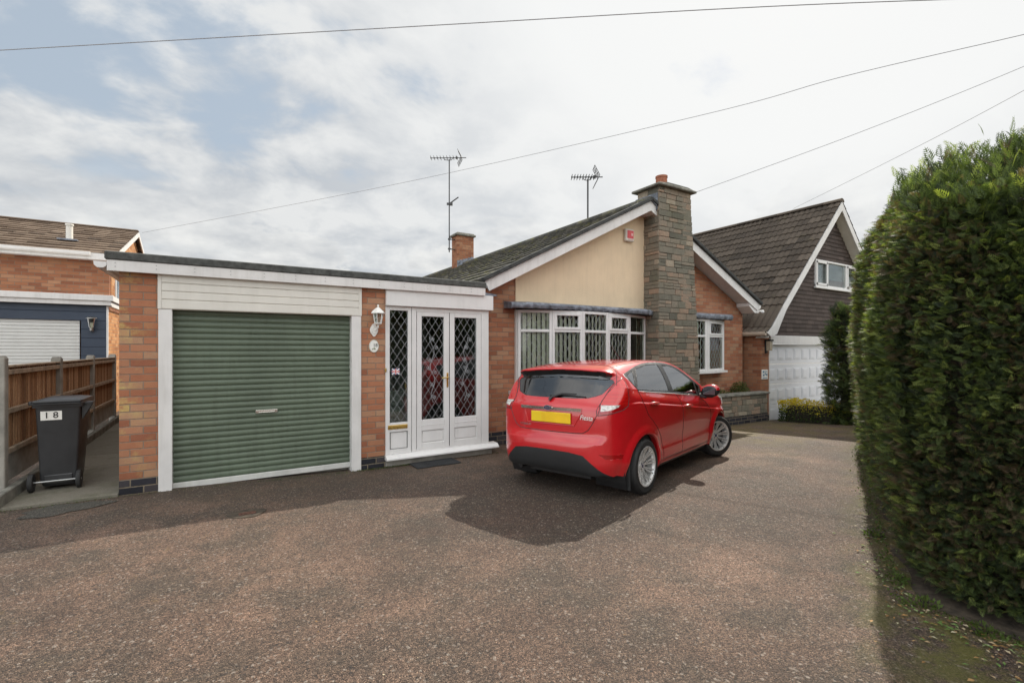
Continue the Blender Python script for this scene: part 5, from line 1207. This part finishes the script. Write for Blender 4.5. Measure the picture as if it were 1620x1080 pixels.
def lamp_red():
    m, t, b, out = newmat('tail_lamp_lens'); P = t.new('ShaderNodeTexCoord').outputs['Object']
    w = t.new('ShaderNodeTexWave', {'Vector': P, 'Scale': 9.0, 'Distortion': .6}, bands_direction='Z'); sp = t.new('ShaderNodeSeparateXYZ', {0: P})
    c = t.mix(t.math('MULTIPLY', w.outputs[1], .5), (.46, .005, .006), (.60, .014, .010)); c = t.mix(t.maprange(sp.outputs[2], 1.02, .985), c, (.32, .004, .006)); c = t.mix(t.math('MULTIPLY', t.maprange(sp.outputs[2], 1.135, 1.15), .30), c, (.66, .07, .06)); t.link(c, b.inputs['Base Color'])
    b.inputs['Roughness'].default_value = .25; b.inputs['Coat Weight'].default_value = 1; b.inputs['Coat Roughness'].default_value = .02; return m
M_lampr = lamp_red(); M_lens = simple('clear_lens', (.62, .60, .56), .12, var=.3, scale=40, coat=1); M_plate = simple('yellow_plate', (.80, .56, .015), .35, var=.02, coat=.4); M_alloy = simple('alloy_wheel', (.72, .71, .69), .3, metal=.55, var=.05)
def car_shell():
    h = .0085; bx = (-.15, 4.1); by = (-1.05, 1.05); bz = (.12, 1.62)
    gx = np.arange(bx[0], bx[1]+h/2, h); gy = np.arange(by[0], by[1]+h/2, h); gz = np.arange(bz[0], bz[1]+h/2, h)
    faces, verts, base = [], [], 0
    def sheet(P, nu, nv, flip):
        nonlocal base
        idx = np.arange(nu*nv).reshape(nu, nv)+base; a, b, c, d = idx[:-1, :-1], idx[1:, :-1], idx[1:, 1:], idx[:-1, 1:]
        F = np.stack([a, b, c, d] if not flip else [a, d, c, b], -1).reshape(-1, 4); faces.append(F); verts.append(P); base += nu*nv
    def G(a, b): A, B = np.meshgrid(a, b, indexing='ij'); return A.ravel(), B.ravel()
    x, z = G(gx, gz); sheet(np.stack([x, np.full_like(x, by[0]), z], 1), len(gx), len(gz), False)
    sheet(np.stack([x, np.full_like(x, by[1]), z], 1), len(gx), len(gz), True)
    x, y = G(gx, gy); sheet(np.stack([x, y, np.full_like(x, bz[1])], 1), len(gx), len(gy), False)
    y, z = G(gy, gz); sheet(np.stack([np.full_like(y, bx[0]), y, z], 1), len(gy), len(gz), True)
    sheet(np.stack([np.full_like(y, bx[1]), y, z], 1), len(gy), len(gz), False)
    P = np.concatenate(verts); F = np.concatenate(faces)
    Q = np.stack([np.clip(P[:, 0], .78, 3.15), np.clip(P[:, 1], -.30, .30), np.clip(P[:, 2], .5, .98)], 1)
    V, hit = cast(Q, P); return V, F, hit
V, F, hit = car_shell()
mir = lambda P: [(-y, z) for y, z in P[::-1]]
T_DLO = catmull([(.60, 1.326), (1.014, 1.397), (1.343, 1.432), (1.69, 1.437), (1.93, 1.417), (2.15, 1.365), (2.333, 1.275), (2.544, 1.157), (2.70, 1.073)], 5, False).tolist()+[(2.64, .960), (2.45, .966), (1.161, 1.092), (.67, 1.140), (.575, 1.30)]
T_Q = [(.645, 1.310), (.855, 1.350), (.632, 1.172)]
T_RG = [(.965, 1.366), (1.314, 1.406), (1.655, 1.410), (1.52, 1.076), (.665, 1.154)]
T_FG = [(1.775, 1.405), (1.92, 1.395), (2.10, 1.350), (2.282, 1.265), (2.50, 1.140), (2.455, .978), (1.655, 1.064)]
T_SAIL = [(2.545, 1.125), (2.645, 1.070), (2.52, .985)]
T_LAMP = [(.30, 1.292), (.20, 1.245), (.12, 1.185), (.035, 1.128), (-.056, 1.055), (-.109, .998), (-.155, .908), (-.025, .922), (.109, .942), (.233, .960), (.334, .998), (.356, 1.08), (.338, 1.19), (.335, 1.245)]
T_LENS = [(-.086, 1.014), (.192, 1.016), (.150, .993), (.036, .967), (-.115, .950)]
T_GL = [(0, 1.335), (.223, 1.333), (.497, 1.311), (.648, 1.268), (.668, 1.243), (.650, 1.217), (.614, 1.167), (.579, 1.120), (.513, 1.095), (.436, 1.076), (.302, 1.070), (0, 1.068)]; T_GL = T_GL+[(-a, b) for a, b in T_GL[-2:0:-1]]
T_BL = [(0, .512), (.29, .507), (.463, .487), (.567, .40), (.655, .32), (.80, .20), (.80, .0)]; T_BL = T_BL+[(-a, b) for a, b in T_BL[::-1][:-1]]
T_REF = [(-.173, .513), (.234, .496), (.212, .456), (-.067, .461)]
T_HD = [(0, 1.374), (.30, 1.372), (.52, 1.358), (.64, 1.318), (.60, 1.27), (0, 1.30)]; T_HD = T_HD+[(-a, b) for a, b in T_HD[-2:0:-1]]
T_HL = [(3.30, .90), (3.52, .87), (3.74, .78), (3.86, .66), (3.74, .62), (3.55, .70)]
T_WS = [(0, 1.40), (.45, 1.395), (.545, 1.36), (.70, 1.06), (.45, 1.055), (0, 1.06)]; T_WS = T_WS+[(-a, b) for a, b in T_WS[-2:0:-1]]
def masks(P):
    x, y, z = P[:, 0], P[:, 1], P[:, 2]; ay = np.abs(y); a = x-(.86-ay); far = np.full(len(x), 9.)
    d = {}
    side = (ay > .40) & (x > .5) & (x < 3.0); rear = (x < .62)
    d['trim'] = np.where(side, poly_sdf(T_DLO, x, z), far); d['quarter'] = np.where(side, poly_sdf(T_Q, x, z), far); d['rearside'] = np.where(side, poly_sdf(T_RG, x, z), far)
    d['frontside'] = np.where(side, poly_sdf(T_FG, x, z), far); d['sail'] = np.where(side, poly_sdf(T_SAIL, x, z), far)
    d['lamp'] = np.where((x < .75) & (ay > .45), poly_sdf(T_LAMP, a, z), far); d['lens'] = np.where((x < .75) & (ay > .45), poly_sdf(T_LENS, a, z), far)
    d['rearglass'] = np.where(rear & (x < .55), poly_sdf(T_GL, y, z), far); d['lower'] = np.where((x < .40) & (z < .6), poly_sdf(T_BL, y, z), far)
    d['header'] = np.where(x < .45, poly_sdf(T_HD, y, z), far)
    d['refl'] = np.where((x < .5) & (z < .56), poly_sdf(T_REF, a, z), far); d['screen'] = np.where((x > 2.0) & (x < 3.1), poly_sdf(T_WS, y, z), far)
    d['head'] = np.where((x > 3.2) & (ay > .35), poly_sdf(T_HL, x, z), far)
    arch = np.full(len(x), 9.)
    for ax in (RA, FA): arch = np.minimum(arch, np.where(ay > .45, np.hypot(x-ax, z-.295)-.372, 9))
    d['arch'] = arch; return d
eps = .0012
def grads(P, d0, key, plane):
    i, j = plane; E = np.zeros(3); out = []
    for k in plane: Q = P.copy(); Q[:, k] += eps; out.append((masks(Q)[key]-d0)/eps)
    return out
# pull vertices near an outline exactly on to it so that the part edges are clean
d = masks(V)
for key, plane in (('trim', (0, 2)), ('rearside', (0, 2)), ('frontside', (0, 2)), ('quarter', (0, 2)), ('lamp', (0, 2)), ('rearglass', (1, 2)), ('lower', (1, 2)), ('arch', (0, 2)), ('refl', (0, 2)), ('lens', (0, 2)), ('header', (1, 2)), ('lamp', (1, 2)), ('lens', (1, 2)), ('refl', (1, 2))):
    sel = np.where((np.abs(masks(V)[key]) < .0043) & ((V[:, 0] < .24) == (plane[0] == 1) if key in ('lamp', 'lens', 'refl') else True))[0]
    if len(sel) == 0: continue
    P = V[sel].copy(); g = masks(P)[key]; ga, gb = grads(P, g, key, plane); ok = (np.hypot(ga, gb) < 1.6) & (np.hypot(ga, gb) > .5)
    P[ok, plane[0]] -= (g*ga)[ok]; P[ok, plane[1]] -= (g*gb)[ok]; V[sel] = P
cen = V[F].mean(1); d = masks(cen); hf = hit[F].all(1); n = len(F); cls = np.full(n, 'body', dtype=object)
cls[d['trim'] < 0] = 'trim'
for k in ('quarter', 'rearside', 'frontside', 'sail'): cls[d[k] < 0] = k
cls[d['screen'] < 0] = 'screen'; cls[d['rearglass'] < 0] = 'rearglass'; cls[d['lamp'] < 0] = 'lamp'; cls[d['lens'] < 0] = 'lens'; cls[d['lower'] < 0] = 'lower'; cls[d['refl'] < 0] = 'refl'; cls[d['head'] < 0] = 'head'
# underside of the spoiler above the glass reads black
cls[(cls == 'body') & (d['header'] < 0)] = 'header'
cls[(d['arch'] < 0) | ~hf] = 'gone'
def shell_part(name, sel, mat, parent=None, push=0.0, label=None, side=None):
    if side is not None: sel = sel & ((cen[:, 1] < 0) == (side < 0))
    Fs = F[sel]
    if len(Fs) == 0: return None
    used, inv = np.unique(Fs, return_inverse=True); Vs = V[used].copy(); Fs = inv.reshape(-1, 4)
    if push:
        C = np.stack([np.clip(Vs[:, 0], .9, 3.0), np.zeros(len(Vs)), np.full(len(Vs), .8)], 1); D = C-Vs; D /= np.linalg.norm(D, axis=1)[:, None]; Vs += D*push
    me = bpy.data.meshes.new(name); me.vertices.add(len(Vs)); me.vertices.foreach_set('co', Vs.astype(np.float32).ravel()); me.loops.add(Fs.size); me.loops.foreach_set('vertex_index', Fs.ravel().astype(np.int32))
    me.polygons.add(len(Fs)); me.polygons.foreach_set('loop_start', np.arange(0, Fs.size, 4, dtype=np.int32)); me.polygons.foreach_set('loop_total', np.full(len(Fs), 4, np.int32)); me.polygons.foreach_set('use_smooth', np.ones(len(Fs), bool))
    me.update(calc_edges=True); me.validate(); me.materials.append(mat); o = link(name, me, parent or K_, True)
    if label: o['label'] = label
    return o
is_ = lambda k: cls == k
body = shell_part('body', is_('body'), M_paint)
shell_part('bumper_insert', is_('lower'), M_bump, body)
shell_part('glass_header', is_('header'), M_trim, body)
for s in (-1, 1):
    w = shell_part('window_trim', is_('trim'), M_trim, body, side=s)
    for k in ('quarter', 'rearside', 'frontside', 'sail'): shell_part('side_window', is_(k), M_carglass if k != 'quarter' else M_privacy, side=s, push=.003)
    l = shell_part('tail_lamp', is_('lamp'), M_lampr, side=s); shell_part('reversing_lens', is_('lens'), M_lens, l, side=s); shell_part('reflector', is_('refl'), M_lampr, body, side=s); shell_part('headlamp', is_('head'), M_lens, side=s)
shell_part('rear_window', is_('rearglass'), M_privacy, push=.003); shell_part('windscreen', is_('screen'), M_carglass, push=.003)
# helpers that lie lines on the body surface
def surf(p2, mode, s=-1):
    """points given as (x,z) on the flank, (y,z) on the rear, (a,z) round the rear corner"""
    P, Q = [], []
    for a, z in p2:
        if mode == 'side': P.append((a, s*1.05, z)); Q.append((a, 0, z))
        elif mode == 'rear': P.append((-.2, a, z)); Q.append((1.2, a*.9, z))
        elif mode == 'corner': P.append((a-.45, s*(.86+.45), z)); Q.append((a+.55, s*(.86-.55), z))
        elif mode == 'top': P.append((a, z, 1.7)); Q.append((a, z, .8))
    R, h_ = cast(np.array(Q, float), np.array(P, float)); return [Vector(r) for r in R]
def dens(P, step=.02):
    out = [np.array(P[0], float)]
    for a, b in zip(P[:-1], P[1:]):
        a, b = np.array(a, float), np.array(b, float); k = max(1, int(np.hypot(*(b-a))/step)); out += [a+(b-a)*i/k for i in range(1, k+1)]
    return [tuple(p) for p in out]
q = MB(); chrome = MB(); side_seams = [[(.66, 1.135), (.70, 1.0), (.80, .86), (.905, .79), (1.018, .702), (1.13, .585), (1.20, .46), (1.235, .33), (1.236, .300)], [(1.236, .300), (1.5, .296), (1.83, .291), (2.3, .283), (2.775, .275)],
    [(1.70, 1.045), (1.765, .95), (1.79, .85), (1.805, .59), (1.804, .292)], [(2.50, .955), (2.66, .87), (2.80, .76), (2.83, .65), (2.775, .5), (2.775, .275)]]
for s in (-1, 1):
    for L in side_seams: q.tube(surf(dens(L), 'side', s), .0033, 5)
    q.tube(surf(dens([(.605*s, .91), (.55*s, .81), (.505*s, .748), (.445*s, .714), (.36*s, .706), (0, .703)]), 'rear'), .0042, 5)
    q.tube(surf(dens([(.604*s, .912), (.60*s, .96), (.605*s, 1.0), (.62*s, 1.06), (.645*s, 1.13), (.67*s, 1.19), (.70*s, 1.235)]), 'rear'), .0040, 5)
    chrome.tube(surf(dens([(2.64, .955), (2.45, .961), (1.8, 1.025), (1.161, 1.087), (.67, 1.134)]), 'side', s), .0065, 6)
    chrome.tube(surf(dens([(.67, 1.134), (.575, 1.30), (.59, 1.322)]), 'side', s), .004, 5)
    lp = [(a_, z_) for a_, z_ in T_LAMP+T_LAMP[:1]]; LPt = surf(dens(lp, .015), 'corner', s); q.tube(LPt, .0038, 5)
    # roof joint lines and spoiler joint
    q.tube(surf(dens([(.50, .545*s), (.8, .52*s), (1.4, .50*s), (2.0, .51*s)]), 'top'), .004, 5)
    q.tube(surf(dens([(.345, .70*s), (.42, .66*s), (.50, .60*s), (.53, .50*s), (.535, .3*s), (.535, 0)]), 'top'), .0032, 5)
cp('panel_gap', q, M_trim, body); cp('chrome_strip', chrome, M_chrome, body)
for s in (-1, 1):
    for ax in (RA, FA):
            q = MB()
            pts = [(ax+.372*math.cos(a), .295+.372*math.sin(a)) for a in [math.pi*k/30 for k in range(-3, 34)]]; P = surf(pts, 'side', s); n_ = len(P)
            b = len(q.v)
            for p, (x, z) in zip(P, pts): q.v += [tuple(p), (p.x+(ax-p.x)*.035, p.y-s*.012, p.z+(.295-p.z)*.035), (p.x+(ax-p.x)*.02, p.y-s*.07, p.z+(.295-p.z)*.02)]
            for i in range(n_-1):
                for k in range(2): q.f.append((b+i*3+k, b+(i+1)*3+k, b+(i+1)*3+k+1, b+i*3+k+1)); q.t.append(.5); q.m.append(0)
            cp('arch_lip', q, M_paint, body, True)
# wheel housings, floor, interior
q = MB()
for s in (-1, 1):
    for ax in (RA, FA):
        b = len(q.v); n_ = 24
        for k in range(n_+1):
            a = math.pi*(k/n_*1.3-.15); x, z = ax+.40*math.cos(a), .295+.40*math.sin(a); q.v += [(x, s*.79, z), (x, s*.42, z)]
        for k in range(n_): q.f.append((b+2*k, b+2*k+1, b+2*k+3, b+2*k+2)); q.t.append(.5); q.m.append(0)
        q.prism([(ax+.41*math.cos(a), .295+.41*math.sin(a)) for a in [math.pi*(k/20*1.16-.08) for k in range(21)]], s*.42, s*.44)
q.box(.25, 3.7, -.42, .42, .19, .24); q.box(1.1, 2.8, -.76, .76, .20, .25); q.box(.16, .42, -.60, .60, .25, .30); q.tube([(RA, -.7, .28), (RA, .7, .28)], .035, 8); q.tube([(.15, .50, .24), (.5, .50, .24)], .035, 10); q.box(.35, .62, -.3, .3, .20, .30, .03)
cp('underbody', q, M_blackplastic, K_)
q = MB(); q.box(.6, 3.0, -.74, .74, .26, .32); q.box(2.55, 2.85, -.70, .70, .60, .93, .06); q.box(.42, .60, -.60, .60, .3, .92, .03)
for s in (-1, 1): q.box(.6, 2.9, s*.735, s*.75, .32, .93)
it = cp('cabin', q, M_dark, K_)
q = MB()
for yy in (-.36, .36): q.box(1.75, 2.25, yy-.25, yy+.25, .34, .56, .06); q.obox((1.72, yy, .80), (.045, 0, -.02), (0, .24, 0), (-.08, 0, .30), .04); q.obox((1.63, yy, 1.15), (.04, 0, 0), (0, .12, 0), (0, 0, .07), .03)
q.box(.85, 1.3, -.62, .62, .34, .54, .06); q.obox((.82, 0, .78), (.05, 0, -.01), (0, .62, 0), (-.06, 0, .26), .04)
for yy in (-.4, 0, .4): q.obox((.76, yy, 1.09), (.035, 0, 0), (0, .11, 0), (0, 0, .06), .03)
sub('seats', q, simple('seat_fabric', (.035, .036, .04), .9, bump=.2), it)
q = MB(); M_ = Matrix.Translation((2.38, -.36, .93)) @ Matrix.Rotation(math.radians(-65), 4, 'Y'); q.tube([M_ @ Vector((.18*math.cos(a), .18*math.sin(a), 0)) for a in [2*math.pi*k/28 for k in range(28)]], .016, 8, closed=True)
q.tube([M_ @ Vector((0, -.17, 0)), M_ @ Vector((0, .17, 0))], .02, 6); sub('steering_wheel', q, M_trim, it)
# door handles
for s in (-1, 1):
    for x, z in ((.945, .978), (1.975, .862)):
        c = surf([(x, z)], 'side', s)[0]; q = MB(); y = c.y
        q.tube([(x-.10, y+s*.000, z+.008), (x-.085, y+s*.030, z+.010), (x, y+s*.038, z+.007), (x+.085, y+s*.030, z), (x+.10, y, z-.002)], [.010, .015, .016, .015, .010], 8); hd = cp('door_handle', q, M_paint, K_, True)
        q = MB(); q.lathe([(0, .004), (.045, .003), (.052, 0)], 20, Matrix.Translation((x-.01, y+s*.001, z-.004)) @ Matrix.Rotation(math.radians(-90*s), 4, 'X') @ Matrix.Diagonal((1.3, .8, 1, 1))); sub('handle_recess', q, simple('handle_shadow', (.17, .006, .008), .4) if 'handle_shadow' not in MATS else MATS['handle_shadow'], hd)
# mirrors
M_mirror = simple('dark_mirror', (.10, .10, .11), .08, metal=1, var=.02)
for s in (-1, 1):
    q = MB(); c = Vector((2.60, s*.90, 1.02)); segs = 14; rings = 9; b = len(q.v)
    def mpt(u, v):
        th = u*math.pi; ph = v*2*math.pi; x = math.cos(th); r_ = math.sin(th)**.75; yy, zz = r_*math.cos(ph), r_*math.sin(ph)
        return c+Vector((x*.075+.03*(1-r_), s*(yy*.135+.02), zz*.088-.03*(s*0+max(0, -zz))*.5+yy*.012))
    for i in range(rings+1):
        for k in range(segs): q.v.append(tuple(mpt(max(.02, i/rings*.98), k/segs)))
    for i in range(rings):
        for k in range(segs): q.f.append((b+i*segs+k, b+i*segs+(k+1) % segs, b+(i+1)*segs+(k+1) % segs, b+(i+1)*segs+k)); q.t.append(.5); q.m.append(0 if (k < segs/2 and i < 7) or i < 3 else 1)
    mr = bpy.data.objects; me_ = q.mesh('door_mirror', [M_paint, M_trim], True); mo = link('door_mirror', me_, K_, True)
    q = MB(); q.obox(c+Vector((-.058, s*.025, -.012)), (.004, .0, 0), (0, .085, 0), (0, 0, .045), .02); sub('mirror_glass', q, M_mirror, mo)
    q = MB(); q.obox(c+Vector((.0, -s*.10, -.075)), (.04, 0, 0), (0, .08, .015), (0, -.004, .025), .012); sub('mirror_arm', q, M_trim, mo)
# rear details: chrome bar, badge, plate, wiper, lettering
def rear_strip(y0, y1, z, hh, pr, name, mat, parent, ztilt=0):
    q = MB(); n_ = 40; c = surf([(y0+(y1-y0)*k/n_, z) for k in range(n_+1)], 'rear'); b = len(q.v)
    for p in c: q.v += [(p.x+.004, p.y, p.z-hh), (p.x-pr, p.y, p.z-hh*.8), (p.x-pr*1.1, p.y, p.z+hh*.8), (p.x+.01, p.y, p.z+hh)]
    for i in range(n_):
        for k in range(3): q.f.append((b+i*4+k, b+(i+1)*4+k, b+(i+1)*4+k+1, b+i*4+k+1)); q.t.append(.5); q.m.append(0)
    for r_ in (0, n_): q.f.append(tuple(b+r_*4+k for k in range(4))); q.t.append(.5); q.m.append(0)
    return cp(name, q, mat, parent, True)
bar = rear_strip(-.43, .415, .958, .019, .020, 'chrome_bar', M_chrome, K_)
p = surf([(0, .965)], 'rear')[0]; q = MB(); q.prism([(.058*math.cos(a), .966+.027*math.sin(a)) for a in [2*math.pi*k/32 for k in range(32)]], p.x-.032, p.x-.010, 'x'); bd = cp('badge', q, M_chrome, K_)
q = MB(); q.prism([(.050*math.cos(a), .966+.021*math.sin(a)) for a in [2*math.pi*k/32 for k in range(32)]], p.x-.0345, p.x-.031, 'x'); sub('badge_field', q, simple('badge_blue', (.012, .025, .09), .25, coat=1), bd)
RM = lambda x, y, z, tilt=0: Matrix.Translation((x, y, z)) @ Matrix.Rotation(tilt, 4, 'Y') @ Matrix(((0, 0, -1, 0), (-1, 0, 0, 0), (0, 1, 0, 0), (0, 0, 0, 1)))
text_mesh('Ford', .034, .0008, RM(p.x-.0355, 0, .966), 'badge_script', M_chrome, bd, True, shear=.35)
rx = surf([(0, .86)], 'rear')[0].x; q = MB(); q.box(rx-.012, rx-.002, -.295, .245, .800, .918, .006); pb = cp('number_plate', q, M_plate, K_)
q = MB(); q.box(rx-.0135, rx-.0118, -.285, .10, .808, .910, .004); sub('plate_patch', q, simple('plate_yellow_deep', (.84, .52, .012), .4), pb)
# recess frame round the plate
q = MB(); fr_ = [(.365, .925), (.318, .785), (-.338, .785), (-.430, .925)]; 
for a, b_ in zip(fr_[:-1], fr_[1:]): q.tube(surf(dens([a, b_], .03), 'rear'), .006, 6)
cp('recess_edge', q, M_paint, body, True)
x1_ = surf([(-.48, .878)], 'rear')[0]; text_mesh('Fiesta', .074, .0015, RM(x1_.x-.016, -.482, .880) @ Matrix.Rotation(math.radians(-6), 4, 'Y'), 'model_lettering', M_sign, K_, True, shear=.3)
x1_ = surf([(.343, .756)], 'rear')[0]; text_mesh('TITANIUM', .036, .0008, RM(x1_.x-.003, .343, .757), 'trim_lettering', M_steel, K_, True)
wp = surf([(.03, 1.045), (.0, 1.085), (-.12, 1.115), (-.30, 1.115), (-.40, 1.105)], 'rear'); q = MB(); q.tube([v+Vector((-.022, 0, 0)) for v in wp[:4]], [.018, .014, .010, .008], 7); q.tube([v+Vector((-.012, 0, -.008)) for v in surf([(.06, 1.10), (-.1, 1.107), (-.25, 1.105), (-.42, 1.097)], 'rear')], .006, 5); cp('rear_wiper', q, M_trim, K_, True)
p = surf([(1.75, 0)], 'top')[0]; q = MB(); q.tube([p, p+Vector((-.03, 0, .02)), p+Vector((-.24, 0, .17))], [.012, .006, .003], 6); cp('roof_aerial', q, M_trim, K_)
for yy in (-.56, -.2, .2, .56):
    c = surf([(yy, .56)], 'rear')[0]
for s in (-1, 1):
    q = MB(); q.box(RA-.335, RA-.325, s*.60, s*.815, .10, .42, .004); cp('mud_flap', q, M_rubber, K_)
# wheels
def wheel(x, s, steer=0):
    M = Matrix.Translation((x, s*.755, .302)) @ Matrix.Rotation(steer, 4, 'Z') @ Matrix.Rotation(math.radians(90*s), 4, 'X') @ Matrix.Diagonal((1, 1, -1, 1))
    w = .095; q = MB(); q.lathe([(.215, -w+.01), (.225, -w), (.275, -w-.002), (.292, -w+.012), (.302, -w+.03), (.3025, 0), (.302, w-.03), (.292, w-.012), (.275, w+.002), (.225, w), (.215, w-.01)], 48, M)
    tag_ = cp('wheel', q, M_rubber, K_, True)
    q = MB()
    for k in range(3):
        for rr_ in (.3035,): q.lathe([(rr_-.004, -.05+k*.045), (rr_-.0005, -.049+k*.045), (rr_-.0005, -.012+k*.045), (rr_-.004, -.011+k*.045)], 48, M)
    sub('tread', q, M_rubber, tag_)
    q = MB(); q.lathe([(.216, w-.004), (.222, w+.002), (.214, w+.004), (.205, w-.002), (.198, w-.03), (.196, -w+.02)], 48, M); q.lathe([(.0, w-.052), (.03, w-.050), (.055, w-.056), (.06, w-.07), (.0, w-.09)], 24, M)
    for k in range(20):
        a = 2*math.pi*k/20+(.055 if k % 2 else -.055); da = .018
        ca, sa = math.cos(a), math.sin(a); t_v = Vector((-sa, ca, 0)); r_v = Vector((ca, sa, 0))
        P0 = r_v*.052+Vector((0, 0, w-.060)); P1 = r_v*.13+Vector((0, 0, w-.040)); P2 = r_v*.205+Vector((0, 0, w-.008)); V_ = []
        for P_, wd, th in ((P0, .0075, .02), (P1, .0085, .02), (P2, .0105, .018)):
            V_ += [M @ (P_+t_v*wd-Vector((0, 0, th))), M @ (P_+t_v*wd*.8), M @ (P_-t_v*wd*.8), M @ (P_-t_v*wd-Vector((0, 0, th)))]
        q.add(V_, [(i*4+j, i*4+j+1, i*4+j+5, i*4+j+4) for i in range(2) for j in range(3)])
    sub('rim', q, M_alloy, tag_)
    q = MB(); q.lathe([(.0, w-.085), (.19, w-.090), (.195, w-.12), (.0, w-.12)], 24, M); sub('brake_disc', q, simple('brake_grey', (.05, .05, .05), .5, metal=.6) if 'brake_grey' not in MATS else MATS['brake_grey'], tag_)
    q = MB(); q.lathe([(.0, w-.047), (.020, w-.048), (.024, w-.052)], 20, M)
    for k in range(4): a = math.pi/4+k*math.pi/2; q.lathe([(.0, w-.047), (.007, w-.048), (.008, w-.056)], 8, M, .038*math.cos(a), .038*math.sin(a))
    sub('hub_cap', q, MATS['badge_blue'], tag_)
for x, st in ((RA, 0), (FA, math.radians(-24))):
    for s in (-1, 1): wheel(x, s, st)

for o in S.objects:
    if '_base' in o: del o['_base']
